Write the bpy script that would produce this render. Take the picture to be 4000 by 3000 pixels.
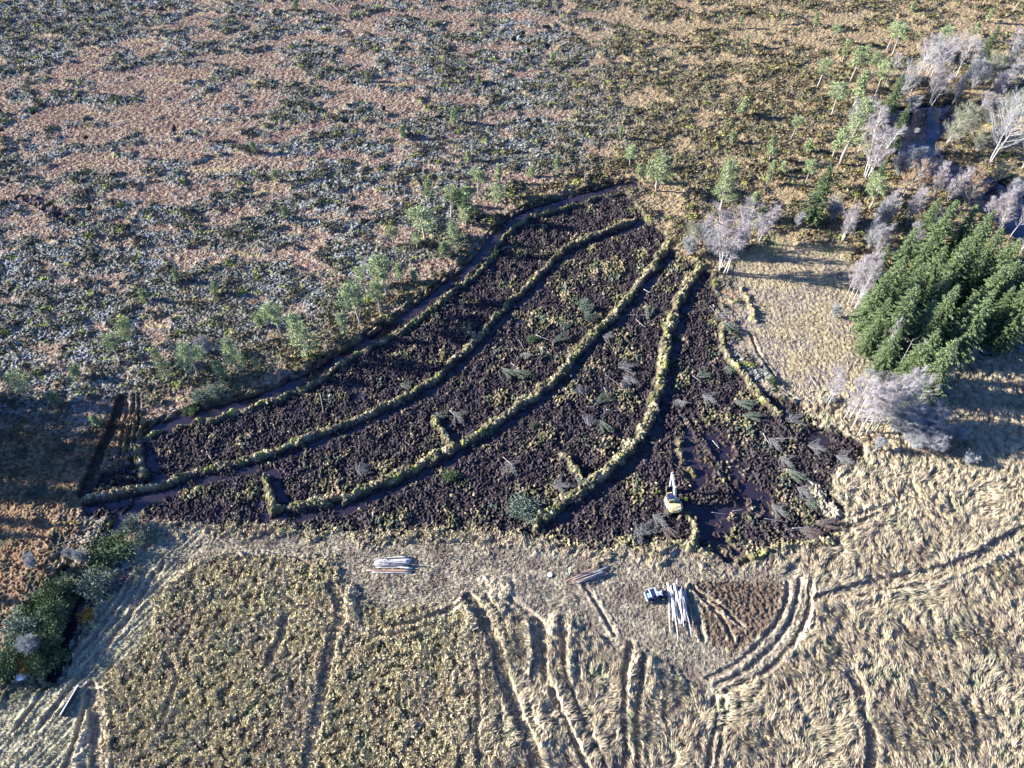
import bpy, math, random
import numpy as np
from mathutils import Vector, Matrix

# ------------------------------------------------------------------ camera, sky, sun, exposure
for o in list(bpy.data.objects): bpy.data.objects.remove(o)
SC = bpy.context.scene
COL = SC.collection
CAM_H = 108.0; PITCH = math.radians(50.0); FPX = 3000.0      # height, angle below the horizon, focal length for a 4000 px wide frame
cam_d = bpy.data.cameras.new('camera'); cam = bpy.data.objects.new('camera', cam_d); COL.objects.link(cam)
cam_d.sensor_width = 36; cam_d.lens = 36*FPX/4000; cam_d.clip_start = .5; cam_d.clip_end = 9000
cam.location = (0, 0, CAM_H); cam.rotation_euler = (math.pi/2-PITCH, 0, 0)
SC.camera = cam
SUN_EL = math.radians(21); SUN_AZ = math.radians(-84)          # azimuth from +y towards +x
w = bpy.data.worlds.new('World'); SC.world = w; w.use_nodes = True
nt = w.node_tree; bg = nt.nodes['Background']
sky = nt.nodes.new('ShaderNodeTexSky'); sky.sky_type = 'NISHITA'; sky.sun_disc = False
sky.sun_elevation = SUN_EL; sky.sun_rotation = SUN_AZ; sky.altitude = 100; sky.dust_density = .3; sky.ozone_density = 3.5
tint = nt.nodes.new('ShaderNodeMix'); tint.data_type = 'RGBA'; tint.blend_type = 'MULTIPLY'; tint.inputs['Factor'].default_value = 1; tint.inputs['B'].default_value = (.62, .85, 1.35, 1)
nt.links.new(sky.outputs[0], tint.inputs['A']); nt.links.new(tint.outputs['Result'], bg.inputs[0]); bg.inputs[1].default_value = .062
sd = bpy.data.lights.new('sun', 'SUN'); so = bpy.data.objects.new('sun', sd); COL.objects.link(so)
sd.energy = 5.0; sd.angle = math.radians(.5); sd.color = (1, .96, .90)
sv = Vector((math.sin(SUN_AZ)*math.cos(SUN_EL), math.cos(SUN_AZ)*math.cos(SUN_EL), math.sin(SUN_EL)))
so.rotation_euler = sv.to_track_quat('Z', 'Y').to_euler(); so.location = sv*400
SC.view_settings.view_transform = 'Standard'; SC.view_settings.look = 'None'
SC.view_settings.exposure = 1.9; SC.view_settings.gamma = 1
SC.render.engine = 'CYCLES'; SC.cycles.max_bounces = 5; SC.cycles.diffuse_bounces = 2; SC.cycles.transparent_max_bounces = 4

# ------------------------------------------------------------------ helpers
cp, sp_ = math.cos(PITCH), math.sin(PITCH)
def G(px, py, z=0.0):
    """Ground position seen at a pixel of the survey photo, at height z."""
    a = (np.asarray(px, float)-2000)/FPX; b = (1500-np.asarray(py, float))/FPX
    dy = cp+b*sp_; dz = -sp_+b*cp
    t = (z-CAM_H)/dz
    return a*t, dy*t
def inv(x, y):
    d = y*cp+CAM_H*sp_; u = y*sp_-CAM_H*cp
    return 2000+FPX*x/d, 1500-FPX*u/d
def PL(pts):
    p = np.array(pts, float); x, y = G(p[:, 0], p[:, 1]); return np.stack([x, y], 1)
def PD(pts):   # traced on the 2212 px wide overview
    return PL([(a*4000/2212, b*4000/2212) for a, b in pts])

_r = np.random.RandomState(7)
_perm = _r.permutation(512); _perm = np.concatenate([_perm, _perm, _perm]); _ga = _r.rand(2048)*2*np.pi
_gx, _gy = np.cos(_ga), np.sin(_ga)
def noise(x, y, s=0):
    x = x+s*17.37; y = y-s*9.71
    xi = np.floor(x).astype(np.int64); yi = np.floor(y).astype(np.int64)
    fx = (x-xi).astype(np.float32); fy = (y-yi).astype(np.float32)
    u = fx*fx*fx*(fx*(fx*6-15)+10); v = fy*fy*fy*(fy*(fy*6-15)+10)
    def g(i, j):
        h = _perm[((xi+i) & 511)+(_perm[(yi+j) & 511])]
        return _gx[h]*(fx-i)+_gy[h]*(fy-j)
    a = g(0, 0); b = g(1, 0); c = g(0, 1); d = g(1, 1)
    ab = a+u*(b-a); cd = c+u*(d-c)
    return (ab+v*(cd-ab))*1.5
def fbm(x, y, s=0, o=3):
    r = 0; a = 1
    for i in range(o):
        r = r+a*noise(x*2**i, y*2**i, s+i*3); a *= .5
    return r
def sm(a, b, t):
    t = np.clip((t-a)/(b-a), 0, 1); return t*t*(3-2*t)
def mix(a, b, t):
    t = t[:, None] if np.ndim(t) else t
    return a*(1-t)+b*t
def C(*c): return np.array(c, float)[None, :]

def sd_line(x, y, P, R=6.0):
    """signed distance to a polyline (positive on its left hand), R where farther than R; and position along it"""
    D = np.full(x.shape, R); S = np.ones(x.shape); A = np.zeros(x.shape); L = 0
    m = (x > P[:, 0].min()-R) & (x < P[:, 0].max()+R) & (y > P[:, 1].min()-R) & (y < P[:, 1].max()+R)
    ids = np.nonzero(m)[0]
    if len(ids) == 0: return D, A
    X, Y = x[ids], y[ids]; d = np.full(X.shape, R); s = np.ones(X.shape); al = np.zeros(X.shape)
    for (ax, ay), (bx, by) in zip(P[:-1], P[1:]):
        ex, ey = bx-ax, by-ay; l = math.hypot(ex, ey)
        mm = (X > min(ax, bx)-R) & (X < max(ax, bx)+R) & (Y > min(ay, by)-R) & (Y < max(ay, by)+R)
        k = np.nonzero(mm)[0]
        if len(k):
            qx, qy = X[k]-ax, Y[k]-ay
            t = np.clip((qx*ex+qy*ey)/(l*l), 0, 1)
            dd = np.hypot(qx-t*ex, qy-t*ey); u = dd < d[k]
            kk = k[u]; d[kk] = dd[u]; s[kk] = np.sign(ex*qy[u]-ey*qx[u]); al[kk] = L+t[u]*l
        L += l
    D[ids] = d*np.where(s == 0, 1, s); A[ids] = al
    return D, A
def sd_poly(x, y, P, R=8.0):
    """distance to a polygon edge, negative inside"""
    Q = np.vstack([P, P[:1]])
    d, _ = sd_line(x, y, Q, R); d = np.abs(d)
    ins = np.zeros(x.shape, bool)
    for (ax, ay), (bx, by) in zip(Q[:-1], Q[1:]):
        if ay == by: continue
        c = ((ay > y) != (by > y)) & (x < (bx-ax)*(y-ay)/(by-ay)+ax)
        ins ^= c
    return np.where(ins, -d, d)

def smooth_pl(P, n=3):
    for _ in range(n):
        a = P[:-1]*.75+P[1:]*.25; b = P[:-1]*.25+P[1:]*.75
        P = np.vstack([P[:1], np.stack([a, b], 1).reshape(-1, 2), P[-1:]])
    return P

# ------------------------------------------------------------------ layout traced on the ground
BERM1 = smooth_pl(PL([(2420,760),(2340,775),(2262,800),(2180,820),(2100,840),(2025,875),(1962,930),(1915,1010),(1860,1080),(1780,1130),(1700,1200),(1600,1270),(1500,1330),(1380,1390),(1300,1450),(1210,1510),(1085,1555),(960,1600),(830,1640),(720,1660),(600,1692),(565,1710)]), 2)
BERM2 = smooth_pl(PL([(2480,858),(2350,905),(2224,958),(2150,1020),(2080,1100),(2008,1165),(1950,1215),(1886,1305),(1812,1372),(1727,1452),(1630,1531),(1501,1586),(1404,1635),(1300,1671),(1221,1702),(1099,1751),(976,1793),(885,1818),(732,1854),(610,1903),(519,1915),(400,1935),(345,1945)]), 2)
BERM3 = smooth_pl(PL([(2615,945),(2570,1010),(2508,1092),(2429,1195),(2338,1287),(2246,1372),(2203,1452),(2124,1513),(2032,1580),(1941,1647),(1819,1726),(1752,1757),(1636,1818),(1501,1885),(1392,1928),(1300,1958),(1180,1972),(1068,1990)]), 2)
BERM4 = smooth_pl(PL([(2740,1045),(2700,1080),(2670,1130),(2640,1200),(2608,1300),(2595,1390),(2577,1500),(2550,1590),(2522,1664),(2477,1736),(2405,1808),(2333,1872),(2242,1935),(2152,1990),(2098,2043)]), 2)
BERM5 = smooth_pl(PL([(2825,1270),(2822,1340),(2845,1410),(2890,1450),(2960,1540),(3040,1620)]), 2)
BERM6 = smooth_pl(PL([(1040,1870),(1045,1930),(1068,1990)]), 1)
BERM7 = smooth_pl(PL([(2480,2150),(2560,2170),(2640,2120),(2720,2150),(2810,2180),(2900,2195),(3000,2150),(3120,2130),(3230,2115)]), 1)
BERM8 = smooth_pl(PL([(2660,1700),(2650,1780),(2700,1850)]), 1)
BERM9 = smooth_pl(PL([(1690,1640),(1740,1700),(1760,1755)]), 1)
BERM10 = smooth_pl(PL([(530,1760),(550,1800),(560,1860)]), 1)
BERM11 = smooth_pl(PL([(2200,1780),(2260,1860),(2310,1900)]), 1)
BERM12 = smooth_pl(PL([(2700,2010),(2720,2080),(2690,2150)]), 1)
BERM13 = smooth_pl(PL([(2900,1130),(2930,1190),(2950,1260)]), 1)
BERMS = [(BERM1, .42, .55), (BERM2, .5, .62), (BERM3, .7, .75), (BERM4, .85, .85), (BERM5, .6, .7), (BERM6, .6, .8), (BERM7, .5, .8),
         (BERM8, .5, .8), (BERM9, .55, .8), (BERM10, .5, .6), (BERM11, .4, .8), (BERM12, .5, .9), (BERM13, .4, .9)]
DITCH1 = smooth_pl(PL([(2480,715),(2400,725),(2300,755),(2200,785),(2110,805),(2030,835),(1945,900),(1885,985),(1820,1055),(1740,1110),(1640,1190),(1540,1265),(1440,1330),(1330,1390),(1240,1450),(1130,1505),(1000,1555),(870,1590),(760,1620),(660,1650),(600,1680)]), 2)
DITCHL1 = smooth_pl(PL([(640,1880),(560,1960),(450,2040),(420,2130),(375,2240),(310,2380),(250,2500),(205,2640)]), 2)
DITCHL2 = smooth_pl(PL([(250,2230),(170,2340),(110,2430),(60,2520),(-40,2650)]), 2)
DITCHL3 = smooth_pl(PL([(475,1560),(440,1680),(400,1760),(360,1850),(330,1930)]), 1)
PEAT = PD([(1330,398),(1368,430),(1395,470),(1425,505),(1462,540),(1500,575),(1530,600),(1555,640),(1570,700),(1560,740),(1580,800),(1640,850),(1740,868),(1780,930),(1860,960),(1872,1000),(1812,1015),(1795,1070),(1835,1140),(1815,1180),(1700,1195),(1615,1210),(1450,1190),(1300,1190),(1220,1185),(1100,1160),(960,1150),(830,1158),(700,1160),(600,1130),(520,1135),(400,1135),(300,1120),(200,1120),(190,1075),(220,1020),(300,990),(322,940),(330,915),(450,880),(560,850),(700,788),(800,735),(900,665),(1000,600),(1052,530),(1100,468),(1200,430)])
FIELD = PL([(560,2045),(800,2020),(1000,2020),(1200,2020),(1500,2030),(1800,2050),(2100,2080),(2400,2100),(2700,2120),(2940,2120),(3150,2080),(3200,2080),(3330,2060),(3200,1960),(3150,1800),(3080,1650),(3100,1560),(3300,1500),(3480,1500),(3560,1790),(3620,1700),(3700,1600),(3700,1450),(3900,1380),(4300,1300),(5000,1200),(5200,3700),(-900,3700),(-500,3000),(-200,2800),(0,2730),(60,2660),(230,2645),(300,2500),(400,2400),(520,2240)])
FLAT = PL([(560,2085),(800,2085),(1300,2100),(1800,2130),(2500,2190),(2940,2205),(3130,2190),(3190,2330),(3170,2430),(3100,2550),(2990,2650),(2830,2720),(2730,2700),(2640,2620),(2500,2540),(2400,2520),(2280,2480),(2150,2430),(2050,2440),(1920,2400),(1850,2340),(1780,2370),(1650,2400),(1500,2370),(1370,2370),(1340,2300),(1280,2210),(1150,2160),(1000,2140),(830,2165),(700,2215),(645,2290),(600,2420),(540,2530),(420,2670),(420,3000),(420,3200),(-200,3300),(-100,2730),(60,2690),(230,2640),(310,2500),(400,2400),(520,2240)])
LOOP = PL([(2700,2270),(2900,2265),(3060,2275),(3060,2380),(3000,2460),(2920,2540),(2850,2560),(2760,2500)])
MEADOW = PL([(2880,985),(3100,940),(3260,980),(3340,1020),(3350,1250),(3440,1450),(3330,1560),(3150,1600),(3010,1500),(2930,1330),(2850,1130)])
SCRUB = PL([(290,2230),(380,2260),(330,2380),(265,2520),(225,2640),(110,2690),(0,2760),(-30,2650),(40,2560),(110,2440),(200,2320)])
RIVER = smooth_pl(PL([(3500,430),(3600,415),(3700,405),(3840,420),(3830,455),(3740,485),(3640,530),(3640,590),(3700,625),(3780,650),(3860,690),(3940,730),(4010,770),(4200,850),(4200,1060),(4090,1010),(3990,935),(3900,850),(3810,790),(3720,735),(3640,690),(3570,630),(3490,590),(3470,500),(3500,430)]), 1)[:-1]
POOLS = [PL(p) for p in ([(2640,1700),(2700,1725),(2770,1830),(2765,1885),(2710,1860),(2650,1780)], [(2750,1665),(2810,1700),(2890,1800),(2950,1890),(2950,1930),(2880,1880),(2800,1760)],
    [(2795,2085),(2830,2075),(2870,2130),(2905,2190),(2840,2180),(2800,2150)], [(2690,1990),(2800,1960),(2890,1975),(2870,2030),(2760,2060)], [(2900,1920),(2990,1935),(3010,2010),(2930,1990)],
    [(3170,1700),(3220,1690),(3230,1740),(3180,1750)], [(75,770),(130,772),(190,800),(230,830),(270,865),(290,880),(255,862),(215,840),(180,815),(130,785)], [(620,1655),(740,1635),(730,1655),(650,1672)], [(1290,1975),(1420,1965),(1300,2000)])]
BOGPOOLS = [(362,38,14,9),(633,36,24,5),(128,440,10,7),(682,499,8,14),(335,535,10,8),(0,437,10,14),(1853,99,14,6),(1815,135,16,7),(2147,108,12,12),(2066,195,8,9),(2100,165,22,5),(2140,180,8,10),(2046,127,10,6),(1500,430,6,8),(2085,475,40,10),(1730,460,40,5),(30,706,8,10),(350,815,9,12),(2010,155,10,6),(1350,478,12,10),(5,505,12,6)]
def T(*p): return smooth_pl(PL(p), 2)
TRACKS = [  # path, half width in m, depth in m
 (T((1830,2340),(1900,2450),(1950,2560),(1970,2680),(2010,2780),(2060,2900),(2130,3060)), 1.0, .75), (T((2095,2440),(2115,2560),(2095,2670)), 1.1, .75),
 (T((2120,2600),(2150,2700),(2190,2800),(2240,2900),(2320,3060)), .45, .4), (T((2210,2480),(2200,2570),(2225,2720),(2290,2850),(2390,3060)), .4, .45),
 (T((2465,2520),(2440,2620),(2430,2700),(2440,2900),(2450,3060)), .5, .45), (T((2510,2560),(2500,2700),(2490,2850),(2500,3060)), .35, .4),
 (T((2790,2730),(2785,2860),(2755,3060)), .35, .45), (T((2825,2740),(2815,2860),(2790,3060)), .3, .35),
 (T((1290,2290),(1345,2400),(1290,2500),(1260,2700),(1215,2900),(1200,3060)), .8, .25), (T((1850,2560),(1870,2700),(1860,2900),(1870,3050)), .35, .35),
 (T((350,2690),(375,2800),(385,3060)), .8, .4), (T((340,2700),(315,2850),(250,3010)), .35, .35), (T((395,2700),(410,2850),(420,3060)), .25, .3),
 (T((3330,2640),(3370,2720),(3350,2800),(3415,2890),(3400,3000)), .8, .4), (T((3200,2345),(3400,2285),(3600,2250),(3750,2215),(3900,2125),(4060,2040)), .8, .5),
 (T((3215,2365),(3400,2325),(3560,2295),(3720,2250),(3860,2180),(4060,2090)), .35, .3),
 (T((2700,2290),(2760,2350),(2830,2420),(2860,2500)), .3, .4), (T((2690,2310),(2720,2400),(2745,2500)), .3, .4), (T((2700,2300),(2800,2350),(2900,2450)), .22, .35),
 (T((3080,2280),(3060,2400),(2980,2500),(2880,2600),(2760,2650)), .3, .3), (T((3120,2270),(3105,2400),(3020,2530),(2920,2620),(2800,2680)), .3, .3),
 (T((3165,2280),(3160,2400),(3080,2550),(2970,2645),(2830,2700)), .35, .4), (T((1990,2340),(2080,2400),(2150,2500)), .3, .3), (T((2280,2280),(2340,2370),(2400,2480)), .3, .25),
 (T((1900,2330),(1960,2420),(1990,2520)), .3, .3), (T((1100,2330),(1400,2440),(1500,2460),(1640,2430),(1800,2360)), .35, .25), (T((1120,2400),(1380,2480),(1530,2490),(1700,2440)), .25, .2),
 (T((1110,2420),(1100,2500),(1050,2580)), .6, .2), (T((640,2560),(700,2640),(660,2760),(620,2860)), .35, .2), (T((3060,2100),(3400,2000),(3560,1960)), .3, .15),
 (T((520,2260),(450,2380),(330,2540),(200,2660),(60,2850)), .3, .22), (T((640,2200),(560,2330),(490,2440),(380,2580),(270,2700)), .3, .22), (T((600,2240),(520,2380),(430,2500),(300,2650),(150,2850)), .3, .2),
 (T((2640,1600),(2720,1720),(2830,1850),(2930,2000),(3000,2120)), .3, .35), (T((2690,1620),(2780,1740),(2880,1870),(2980,2000),(3050,2100)), .25, .3), (T((2720,1620),(2830,1740),(2930,1880),(3040,2030),(3100,2110)), .3, .3),
 (T((2930,1300),(2980,1420),(3080,1540),(3150,1600)), .3, .3), (T((2900,1480),(2980,1580),(3060,1680)), .3, .3), (T((500,1545),(495,1650),(470,1790)), .25, .3), (T((528,1550),(520,1650),(495,1790)), .25, .3),
 (T((545,1560),(545,1650),(525,1760)), .2, .25), (T((1380,905),(1470,850),(1560,800)), .3, .3), (T((2200,1320),(2350,1420),(2500,1500)), .3, .2), (T((1900,1900),(2060,1860),(2180,1800)), .3, .2),
 (T((3200,2110),(3330,2060),(3480,1990)), .4, .12),
]

HAY = [(T((2078,2440),(2075,2540),(2092,2640),(2130,2700)), .95, .45), (T((2225,2460),(2215,2560),(2235,2660)), .8, .4), (T((2160,2410),(2150,2480),(2170,2560)), .5, .35), (T((2165,2660),(2200,2780),(2260,2900),(2330,3060)), .5, .35),
 (T((2085,2740),(2120,2860),(2170,3040)), .8, .4), (T((2030,2740),(2060,2820),(2080,2900)), .4, .3), (T((2470,2560),(2465,2640),(2450,2760)), .5, .35), (T((2540,2580),(2560,2700),(2570,2860)), .9, .25), (T((3180,2345),(3165,2440),(3090,2560)), .35, .25),
 (T((1370,2310),(1365,2370),(1390,2430)), .9, .4), (T((1800,2360),(1840,2400),(1830,2450)), .8, .35), (T((1890,2270),(1960,2275),(1990,2310),(1930,2320)), .9, .35), (T((600,2440),(640,2330),(700,2240),(830,2180),(1000,2150),(1180,2175)), .35, .25), (T((350,2780),(310,2900),(290,3020)), .7, .3), (T((400,2700),(415,2850),(425,3060)), .35, .3),
 (T((3240,2360),(3450,2325),(3700,2270),(3860,2200),(4060,2110)), .35, .22), (T((3180,1900),(3200,1960),(3260,2000)), 1.2, .4)]

def terrain(x, y):
    """height, colour, and vegetation masks at ground points (1-D arrays)"""
    px, py = inv(x, y)
    n = lambda s, k=0, ax=1.0: noise(x/(s*ax), y/s, k)
    wob = 2.6*n(7, 1)+1.2*n(2.4, 2)+.5*n(.9, 3)
    z = .25*n(40, 4)
    # ---- bog, the default cover: hummocks of heather over red moss lawn
    blob = lambda cx, cy, rx, ry: np.exp(-(((px-cx)/rx)**2+((py-cy)/ry)**2))
    bias = (-.5*blob(650,330,520,180)-.42*blob(430,520,450,150)-.3*blob(700,700,400,160)-.35*blob(1350,60,300,110)-.32*blob(2700,110,700,60)-.3*blob(3500,130,600,70)-.25*blob(100,800,200,120)
            -.3*blob(1500,390,300,60)+.22*blob(300,1250,900,250)+.25*blob(2500,600,600,200)+.25*blob(3000,500,300,300)+.2*blob(200,150,250,120)+.2*blob(2300,280,300,120)+.3*blob(1200,1250,500,200)-.2*blob(2050,100,220,60)+.5*blob(430,380,90,38)+.4*blob(350,90,200,60))
    hp = fbm(x/13, y/7, 5, 3)+.45*noise(x/3.2, y/1.9, 8)+bias
    hm = sm(-.55, .12, hp)
    edge = sm(16, 2, np.abs(np.minimum(sd_line(x, y, DITCH1, 16)[0], 16)))*(sd_line(x, y, DITCH1, 16)[0] < 0)
    east = sm(2000, 2700, px+120*n(14, 106))*sm(1250, 1000, py)
    # wind-combed streaks
    r1 = 1-np.abs(noise(x/1.9, y/.95, 11))*2.2; r2 = 1-np.abs(noise(x/.95, y/.55, 12))*2.2; r3 = noise(x/.42, y/.3, 13)
    ang = math.radians(38); xs = x*math.cos(ang)+y*math.sin(ang); ys = -x*math.sin(ang)+y*math.cos(ang)
    streak = 1-np.abs(noise(xs/4.5, ys/.75, 14))*2.4
    sw = blob(1050, 1200, 420, 190)
    rr = r1*(1-.7*sw)+streak*.7*sw
    big = sm(.0, .5, noise(x/4.5, y/3, 15)+.1)
    hz = hm*(.16+.20*rr+.16*r2+.15*r3+.36*big)+(1-hm)*(.17*noise(x/1.1, y/.6, 16)+.12*r3+.05*n(3, 17))
    hz = hz+hm*east*.25*noise(x/2.6, y/1.8, 18)+edge*.35*np.clip(noise(x/1.8, y/1.4, 19)+.2, 0, 1)
    east0 = east; f1 = n(.8, 20); f2 = n(2.4, 21, 1.6); f3 = n(.35, 22); f4 = n(9, 23, 1.5)
    lawn = mix(C(.17,.105,.07), C(.30,.225,.15), sm(-.35, .45, f1+.5*f2+.4*f3))
    lawn = mix(lawn, C(.13,.075,.06), sm(.05, .55, f2+.5*f4)*.8); lawn = mix(lawn, C(.36,.35,.33), sm(.12, .5, f3+.4*f1)*(.25+.75*sm(-1.1, -.1, hp))*.75*(1-.7*east0))
    lawn = mix(lawn, C(.34,.28,.14), sm(.42, .7, noise(x/13, y/2.2, 24))*.6)
    lawn = mix(lawn, C(.31,.235,.13), east*.7)
    greyw = (1-.75*east)*(1-.85*edge)*(.55+.45*sm(-.4, .3, n(22, 25)))
    hdark = mix(C(.065,.07,.045), C(.12,.11,.065), sm(-.3, .4, f1))
    hdark = mix(hdark, C(.11,.075,.035), np.clip(east+edge, 0, 1)*sm(-.3, .3, f2)*.8)
    hgrey = mix(C(.22,.23,.225), C(.34,.345,.335), sm(-.2, .4, f3))
    hcol = mix(hdark, C(.15,.10,.08), sm(-.1, .4, f1-f2*.5)*.6); hcol = mix(hcol, hgrey, sm(-.15, .5, f1*.6+f3*.7+.35*(rr-.45)+.3*f2-.42*big+.10)*greyw)
    hcol = mix(hcol, C(.28,.23,.11), sm(.1, .5, f3+.5*f1)*np.clip(.15+.8*east+.75*edge, 0, 1)*.8)
    hcol = mix(hcol, C(.22,.24,.06), sm(.42, .6, n(2.2, 26))*.7)
    col = mix(lawn, hcol, hm)
    veg = np.clip(hm*.75+.35*big*hm, 0, 1)
    z = z+hz
    # ---- left moor, rusty
    lm = sm(700, 300, px+(py-1800)*.6)*sm(1560, 1760, py+80*n(9, 27))
    rust = mix(C(.14,.08,.045), C(.25,.165,.085), sm(-.3, .4, f1+.4*f2)); rust = mix(rust, C(.06,.06,.035), sm(.1, .5, n(3, 28)+.3*f1))
    col = mix(col, rust, lm*.9)
    # ---- meadow
    sm_ = sd_poly(x, y, MEADOW)+wob*1.3; M = sm(2.4, -1.6, sm_)
    mc = mix(C(.34,.275,.165), C(.20,.16,.105), sm(-.3, .4, f1+f2*.5)); gp = sm(-.05, .4, n(7, 29)+.2)*sm(940, 1120, py)
    mc = mix(mc, C(.17,.145,.135), gp*.75*sm(-.5, .1, f1))
    mc = mix(mc, C(.15,.16,.07), sm(.1, .4, n(6, 30))*sm(1080, 960, py)*.7)
    col = mix(col, mc, M); z = z*(1-M)+M*(.1*noise(x/.7, y/.9, 31)+.07*n(.35, 32)+.1*n(3, 33)); veg *= 1-M
    # ---- hay field
    sf = sd_poly(x, y, FIELD)+wob*.8; F = sm(.6, -.6, sf)
    sfl = sd_poly(x, y, FLAT)+2.2*n(4.5, 34)+1.0*n(1.3, 35)+.5*n(.6, 105); FL = sm(.7, -.9, sfl)*F
    lp = sm(.5, -.5, sd_poly(x, y, LOOP)+.5*n(1.5, 36))
    left = sm(2150, 1600, px)                                     # rush clumps left, lodged grass right
    cl = noise(x/1.3, y/1.3, 37); cl2 = noise(x/.6, y/.6, 38); gg = n(6, 39)
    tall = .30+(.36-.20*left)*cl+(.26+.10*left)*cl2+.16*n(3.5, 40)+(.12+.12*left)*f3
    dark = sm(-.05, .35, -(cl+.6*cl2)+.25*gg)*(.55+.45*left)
    fc = mix(C(.46,.39,.25), C(.30,.235,.15), sm(-.3, .4, cl2+.5*f1))
    fc = mix(fc, C(.46,.40,.21), left*sm(-.35, .35, n(9, 41)+.1)*.7)
    fc = mix(fc, C(.065,.055,.035), dark*.85)  # low gaps between clumps darkened, their shade put into the colour
    fc = mix(fc, C(.13,.17,.09), sm(.25, .5, n(4, 42))*.6)
    fc = mix(fc, C(.17,.10,.075), sm(.25, .5, n(5, 43))*.55)
    flc = mix(C(.22,.185,.135), C(.115,.095,.08), sm(-.35, .35, f1+.6*n(3, 44)+.4*f3)); flc = mix(flc, C(.42,.37,.25), sm(.05, .45, f3+.4*n(1.5, 45))*.75)
    flc = mix(flc, C(.27,.27,.17), sm(900, 500, px)*.45); flc = mix(flc, C(.12,.09,.075), sm(.2, .5, n(4.5, 46)+.2*f1)*.75*sm(500, 1200, px))
    fl_z = .08*n(.5, 47)+.06*n(1.3, 48)+.10*n(4, 49)
    comb = noise(xs/5, (x*-.82+y*.57)/.6, 50)
    fl_z = fl_z+.15*comb*sm(1000, 600, px)
    fc2 = mix(fc, C(.10,.068,.05), lp*.85); t2 = tall*(1-.45*lp)
    fz = t2*(1-FL)+fl_z*FL; fcol = mix(fc2, flc, FL*(1-lp))
    fz = fz*(1-lp)+lp*(.12+.2*cl2+.1*cl+.12*f3)
    # ---- trampled peat workings
    spx = sd_poly(x, y, PEAT)+wob*.5; P = sm(.5, -.5, spx+.5*n(1.1, 104))
    p1 = noise(x/1.5, y/1.5, 51); p2 = noise(x/.7, y/.7, 52); p3 = noise(x/.36, y/.36, 53)
    pz = -.28+.34*p1+.30*(1-2.4*np.abs(p2))*.8+.18*p3+.22*n(3.4, 107)
    pc = mix(C(.022,.018,.021), C(.052,.040,.042), sm(-.3, .4, p2+.5*p3)); pc = mix(pc, C(.12,.095,.09), sm(.15, .5, p3+.5*n(3, 54))*.5)
    tw = fbm(x/5, y/5, 55, 2)+.5*p2+.35*blob(2350,1050,300,260)*1.2+.3*blob(2150,1350,300,200)+.25*blob(1250,1800,500,130)+.3*blob(2900,1700,250,300)-.2*blob(2000,1150,200,150)-.35*blob(2300,850,200,80)-.1
    turf = sm(.36, .8, tw+.55*p3+.2*p2)
    tc = mix(C(.21,.18,.09), C(.09,.10,.045), sm(-.2, .3, n(1.1, 56))); tc = mix(tc, C(.36,.28,.17), sm(.1, .4, n(2.3, 57)+.3*p3)); tc = mix(tc, C(.09,.125,.09), sm(.25, .5, n(3, 58))*.8)
    pc = mix(pc, tc, turf*.85); pz = pz+turf*.2
    ed = sm(-3.2, -.6, spx)*P*sm(2020, 2080, py)                  # straw spill along the lower rim
    pc = mix(pc, C(.40,.34,.18), ed*sm(-.2, .3, p2+.3*p1)*.8); pz = pz+ed*.3
    z = z*(1-F)+fz*F; col = mix(col, fcol, F); veg *= 1-F
    z = z*(1-P)+pz*P; col = mix(col, pc, P); veg *= 1-P; Fv = F*(1-P)*(1-FL*.75)
    # ---- ridges of bent hay between the wheel tracks
    for L, hw, hh in HAY:
        d, a = sd_line(x, y, L, hw+1.6); d = np.abs(d)+.4*noise(x/1.4, y/1.4, 112); k = sm(hw+.4, hw-.5, d)
        z = z+k*hh*(1+.5*cl2); col = mix(col, mix(C(.52,.45,.31), C(.38,.31,.20), sm(-.3, .3, cl2+f3)), k*.85)
    # ---- tracks and ruts
    tk = np.zeros(x.shape)
    for i, (L, hw, dp) in enumerate(TRACKS):
        d, a = sd_line(x, y, L, hw+1.6)
        d = np.abs(d)+.22*noise(x/1.2, y/1.2, 60+i)
        k = sm(hw+.22, hw-.15, d); rim = sm(hw+.8, hw+.3, d)*(1-k)
        z = z-k*dp*(.8+.3*p1)+rim*.12; col = mix(col, C(.50,.43,.29), rim*F*(1-P)*.45*sm(-.3, .3, p1)); tk = np.maximum(tk, k)
        z = np.where(k > .5, z*.55+(-.28*dp-.05)*.45, z)
    tcx = mix(C(.33,.27,.18), C(.18,.14,.105), sm(-.3, .3, f1+.4*f3))
    col = mix(col, tcx, tk*F*(1-P)*.75)
    # ---- turf banks and ditches
    for P_, w_, h_ in ((DITCH1, .85, .75), (DITCHL1, .8, 1.1), (DITCHL2, .5, .8), (DITCHL3, .18, .4)):
        d, a = sd_line(x, y, P_, 4); d = np.abs(d)+.3*noise(x/1.3, y/1.3, 90)
        k = sm(w_+.5, w_-.25, d); z = z*(1-k)-k*h_; col = mix(col, C(.045,.035,.03), k*.9); veg *= 1-k; Fv *= 1-k
    B = np.zeros(x.shape); bn = n(1.0, 91); bn2 = n(.45, 92); bl = n(7, 93)
    for P_, w_, h_ in BERMS:
        d0, a = sd_line(x, y, P_, 4.5)
        d = d0+.55*noise(x/2.6, y/2.6, 94)+.25*noise(x/.8, y/.8, 108); w2 = w_*(.85+.5*noise(x/2.3, y/2.3, 95))
        k = sm(w2+.42, w2-.38, np.abs(d))
        if h_ >= .55 and w_ >= .5 and P_ is not BERM7:             # borrow ditch on the shady side; its dark colour also carries the bank's shadow
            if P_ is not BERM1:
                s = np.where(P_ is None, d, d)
                dk = sm(1.2, .35, np.abs(s-(w_+1.15)))*P*(1-k); z = z-dk*.45; col = mix(col, C(.032,.026,.03), dk*.85)
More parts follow.
